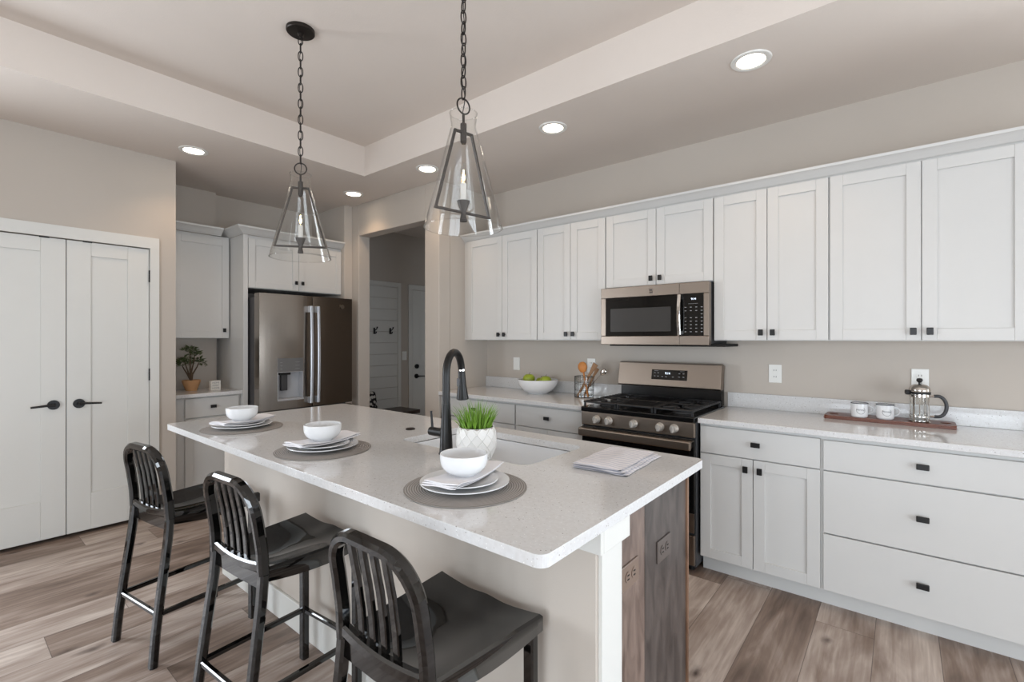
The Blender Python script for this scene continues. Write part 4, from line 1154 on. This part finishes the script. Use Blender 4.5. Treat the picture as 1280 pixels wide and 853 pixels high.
# ------------------------------------------------------------------ things on the right countertop
bd = thing('serving_board', 'long walnut brown serving board under mugs and coffee press', 'board', (-.065, 3.385, .9142), R(-1.5))
m = slab_hole(rrect(-.285, .285, -.085, .085, .02), [rrect(-.268, -.222, -.022, .022, .02), rrect(.222, .268, -.022, .022, .02)], 0, .020)
m.build('board', M_board, bd, bevel=.004)
m = MB()
for z in (.0,): pass
m.sweep([(-.285, -.0872, .010), (.285, -.0872, .010)], .006, .004, (0, 1, 0), bev=.001); m.build('edge_bead', M_board, bd)
def mug(loc, rz, label):
    t = thing('enamel_mug', label, 'mug', loc, rz, 'white enamel mugs on the serving board')
    MB().lathe([(0, 0), (.034, 0), (.039, .005), (.040, .012), (.0405, .078), (.038, .078), (.0375, .012), (0, .008)], n=44).build('body', M_ceram, t)
    MB().tube([(.0402*math.cos(2*PI*i/40), .0402*math.sin(2*PI*i/40), .0785) for i in range(40)], .0020, 8, True).build('rim', M_rimblue, t)
    pts = []
    for i in range(13):
        a = -PI/2+PI*i/12; pts.append((.037+.027*math.cos(a), 0, .043+.0225*math.sin(a)))
    MB().sweep(pts, .006, .011, (0, 1, 0), bev=.002).build('handle', M_ceram, t)
    # printed mark: an open ring and a word, wrapped on the wall at the side away from the wall
    m = MB(); r_ = .0412; vs_ = []; n = 30
    for i in range(n+1):
        a = R(-205+250*i/n); 
        for rr in (.0195, .0210):
            u = rr*math.cos(a); v = rr*math.sin(a); th = -PI/2+(-.03)+u/r_
            vs_.append((r_*math.cos(th), r_*math.sin(th), .041+v))
    m.add(vs_, [(2*i, 2*i+1, 2*i+3, 2*i+2) for i in range(n)]); 
    m.build('ring_print', M_grayink, t)
    o = text_mesh('word_print', 'Morning', .0115, M_grayink, t, (0, 0, 0), (0, 0, 0), .0001)
    for v in o.data.vertices:
        th = -PI/2-.03+(v.co.x-.002)/r_; z = v.co.y+.044; k = r_+v.co.z*2
        v.co = (k*math.cos(th), k*math.sin(th), z)
    return t
mg = mug((-.185, 3.345, .9345), R(14), 'white enamel mug with dark rim on the board, left one')
copy_tree(mg, (-.070, 3.350, .9345), R(14), 'white enamel mug with dark rim on the board, right one beside the coffee press')
fp = thing('french_press', 'chrome and glass coffee press with curved dark handle on the board', 'coffee press', (.075, 3.360, .9345), R(12))
MB().lathe([(0, .008), (.038, .008), (.0415, .013), (.0415, .150)], n=44).build('beaker', M_beaker, fp)
m = MB()
for z, w in ((.030, .004), (.140, .014)):
    m.lathe([(.0435, z-w/2), (.0445, z-w/2), (.0445, z+w/2), (.0435, z+w/2), (.0425, z+w/2), (.0425, z-w/2), (.0435, z-w/2)], n=44)
for a in (45, 135, 225, 315):
    c_, s_ = math.cos(R(a)), math.sin(R(a))
    m.sweep([(.0445*c_, .0445*s_, .145), (.0445*c_, .0445*s_, .01), (.050*c_, .050*s_, .0005)], .009, .002, (c_, s_, 0), bev=.0005)
m.lathe([(0, .004), (.044, .004), (.044, .007), (0, .007)], n=30)
m.build('frame', M_chrome, fp)
lid = MB().lathe([(0, .158), (.044, .158), (.046, .162), (.046, .170), (.043, .182), (.033, .194), (.018, .200), (0, .201)], n=44).build('lid', M_chrome, fp)
MB().lathe([(.0440, .148), (.0455, .148), (.0465, .158), (.044, .162), (.042, .156), (.0440, .148)], n=44).build('collar', M_black, fp)
m = MB(); m.cyl((0, 0, .2), (0, 0, .212), .004); m.lathe([(0, 0), (.007, .0), (.0125, .006), (.0145, .013), (.011, .021), (0, .024)], c=(0, 0, .209), n=8); m.build('plunger_knob', M_black, lid)
m = MB(); m.cyl((0, 0, .03), (0, 0, .2), .0022, n=8); m.lathe([(0, .026), (.038, .026), (.038, .031), (0, .031)], n=30); m.build('plunger', M_chrome, fp)
m = MB(); m.box(-.062, -.040, -.014, .014, .142, .168, .006); m.build('spout_cover', M_black, fp)
m = MB()
for z in (.138, .030): m.cyl((.043, 0, z), (.066, 0, z), .006)
m.build('handle_bracket', M_chrome, fp)
pts = [(.060, 0, .138), (.075, 0, .139)]
for i in range(1, 12): a = PI/2-PI*i/12; pts.append((.075+.036*math.cos(a), 0, .0845+.0545*math.sin(a)))
pts += [(.075, 0, .030), (.060, 0, .030)]
MB().tube(pts, .0085, 14).build('handle', MATS['dark grey appliance side'], fp)

# ------------------------------------------------------------------ pendant lamps
def chain(m, z0, z1):
    n = int(round((z1-z0)/.0415)); st_ = (z1-z0)/n
    for i in range(n):
        zc = z0+st_*(i+.5); L = st_+.0085; w = .0115; ax = i % 2; pts = []
        for k in range(24):
            a = 2*PI*k/24; cx_ = w*math.cos(a); cz_ = L/2*math.copysign(abs(math.sin(a))**.8, math.sin(a))
            pts.append((cx_, 0, zc+cz_) if ax else (0, cx_, zc+cz_))
        m.tube(pts, .0028, 6, True)
def pendant(loc, rz, label):
    """origin at the ceiling; the lamp hangs to about z 1.82"""
    t = thing('pendant_lamp', label, 'pendant lamp', loc, rz, 'glass pendant lamps over the island')
    Z = lambda z: z-loc[2]
    m = MB(); m.lathe([(0, 0), (.072, 0), (.072, -.014), (.068, -.018), (.016, -.020), (.016, -.03), (.009, -.036), (0, -.038)], n=48); m.build('canopy', M_bronze, t)
    m = MB(); chain(m, Z(2.322), -.036); m.build('chain', M_bronze, t)
    m = MB(); pts = [(.0045*math.sin(i*.7), .0045*math.cos(i*.9), Z(2.27)+(-.03-Z(2.27))*i/40) for i in range(41)]; m.tube(pts, .0018, 6); m.build('cord', M_black, t)
    m = MB(); m.tube([(.030*math.cos(2*PI*i/32), 0, Z(2.292)+.030*math.sin(2*PI*i/32)) for i in range(32)], .0033, 8, True); m.build('ring', M_bronze, t)
    m = MB(); m.cyl((0, 0, Z(2.262)), (0, 0, Z(2.215)), .0052, n=14); m.build('stem', M_bronze, t)
    m = MB(); m.cyl((0, 0, Z(2.222)), (0, 0, Z(2.150)), .0125, n=22); m.cyl((0, 0, Z(2.150)), (0, 0, Z(2.143)), .0085, n=18)
    zt, zb = Z(2.188), Z(1.873); a, b = .040, .128
    for p_, q_ in (((-a, 0, zt), (-b, 0, zb)), ((a, 0, zt), (b, 0, zb)), ((-b-.005, 0, zb), (b+.005, 0, zb)), ((-a-.004, 0, zt), (a+.004, 0, zt))):
        m.sweep([p_, q_], .009, .012, (0, 1, 0), bev=.0015)
    fr_ = m.build('frame', M_pewter, t)
    m = MB(); m.lathe([(0, Z(1.838)), (.014, Z(1.838)), (.015, Z(1.842)), (.010, Z(1.862)), (.010, Z(1.874)), (.026, Z(1.918)), (.024, Z(1.918)), (0, Z(1.912))], n=36); m.build('candle_cup', M_pewter, t)
    m = MB(); m.lathe([(0, Z(1.913)), (.0125, Z(1.913)), (.0125, Z(1.985)), (.009, Z(1.989)), (0, Z(1.989))], n=24); m.build('candle_sleeve', M_matte_ceram, t)
    m = MB(); m.lathe([(.006, Z(1.989)), (.009, Z(1.996)), (.0165, Z(2.012)), (.0165, Z(2.022)), (.010, Z(2.048)), (.003, Z(2.072)), (0, Z(2.076))], n=28); bu = m.build('bulb', M_glass, t)
    m = MB(); m.lathe([(0, Z(1.998)), (.003, Z(2.002)), (.0055, Z(2.012)), (.004, Z(2.024)), (.0015, Z(2.038)), (0, Z(2.043))], n=14); m.build('filament', M_bulb, bu)
    l = bpy.data.lights.new('bulb_light', 'POINT'); l.energy = 3; l.color = (1, .62, .34); l.shadow_soft_size = .003
    o = bpy.data.objects.new('bulb_light', l); C.objects.link(o); o.parent = t; o.location = (0, 0, Z(2.030))
    prof = [(.0545, Z(2.262)), (.0525, Z(2.245)), (.0485, Z(2.215)), (.0500, Z(2.205)), (.154, Z(1.812))]
    th = .0025
    m = MB(); m.lathe(prof+[(.154-th, Z(1.812))]+[(r_-th, z_) for r_, z_ in reversed(prof[:-1])]+[prof[0]], n=72); m.build('glass_shade', M_glass, t)
    m = MB(); m.tube([(.1528*math.cos(2*PI*i/72), .1528*math.sin(2*PI*i/72), Z(1.812)) for i in range(72)], .0024, 8, True); m.build('glass_rim', M_glass, t); m = MB(); m.tube([(.0535*math.cos(2*PI*i/48), .0535*math.sin(2*PI*i/48), Z(2.262)) for i in range(48)], .0024, 8, True); m.build('glass_rim', M_glass, t)
    return t
pd = pendant((-2.505, 1.272, TRAY), R(54), 'clear glass pendant lamp hanging over the far end of the island, the farther one')
copy_tree(pd, (-1.335, 1.335, TRAY), R(81), 'clear glass pendant lamp hanging nearest the camera, its chain leaving the top of the photo')
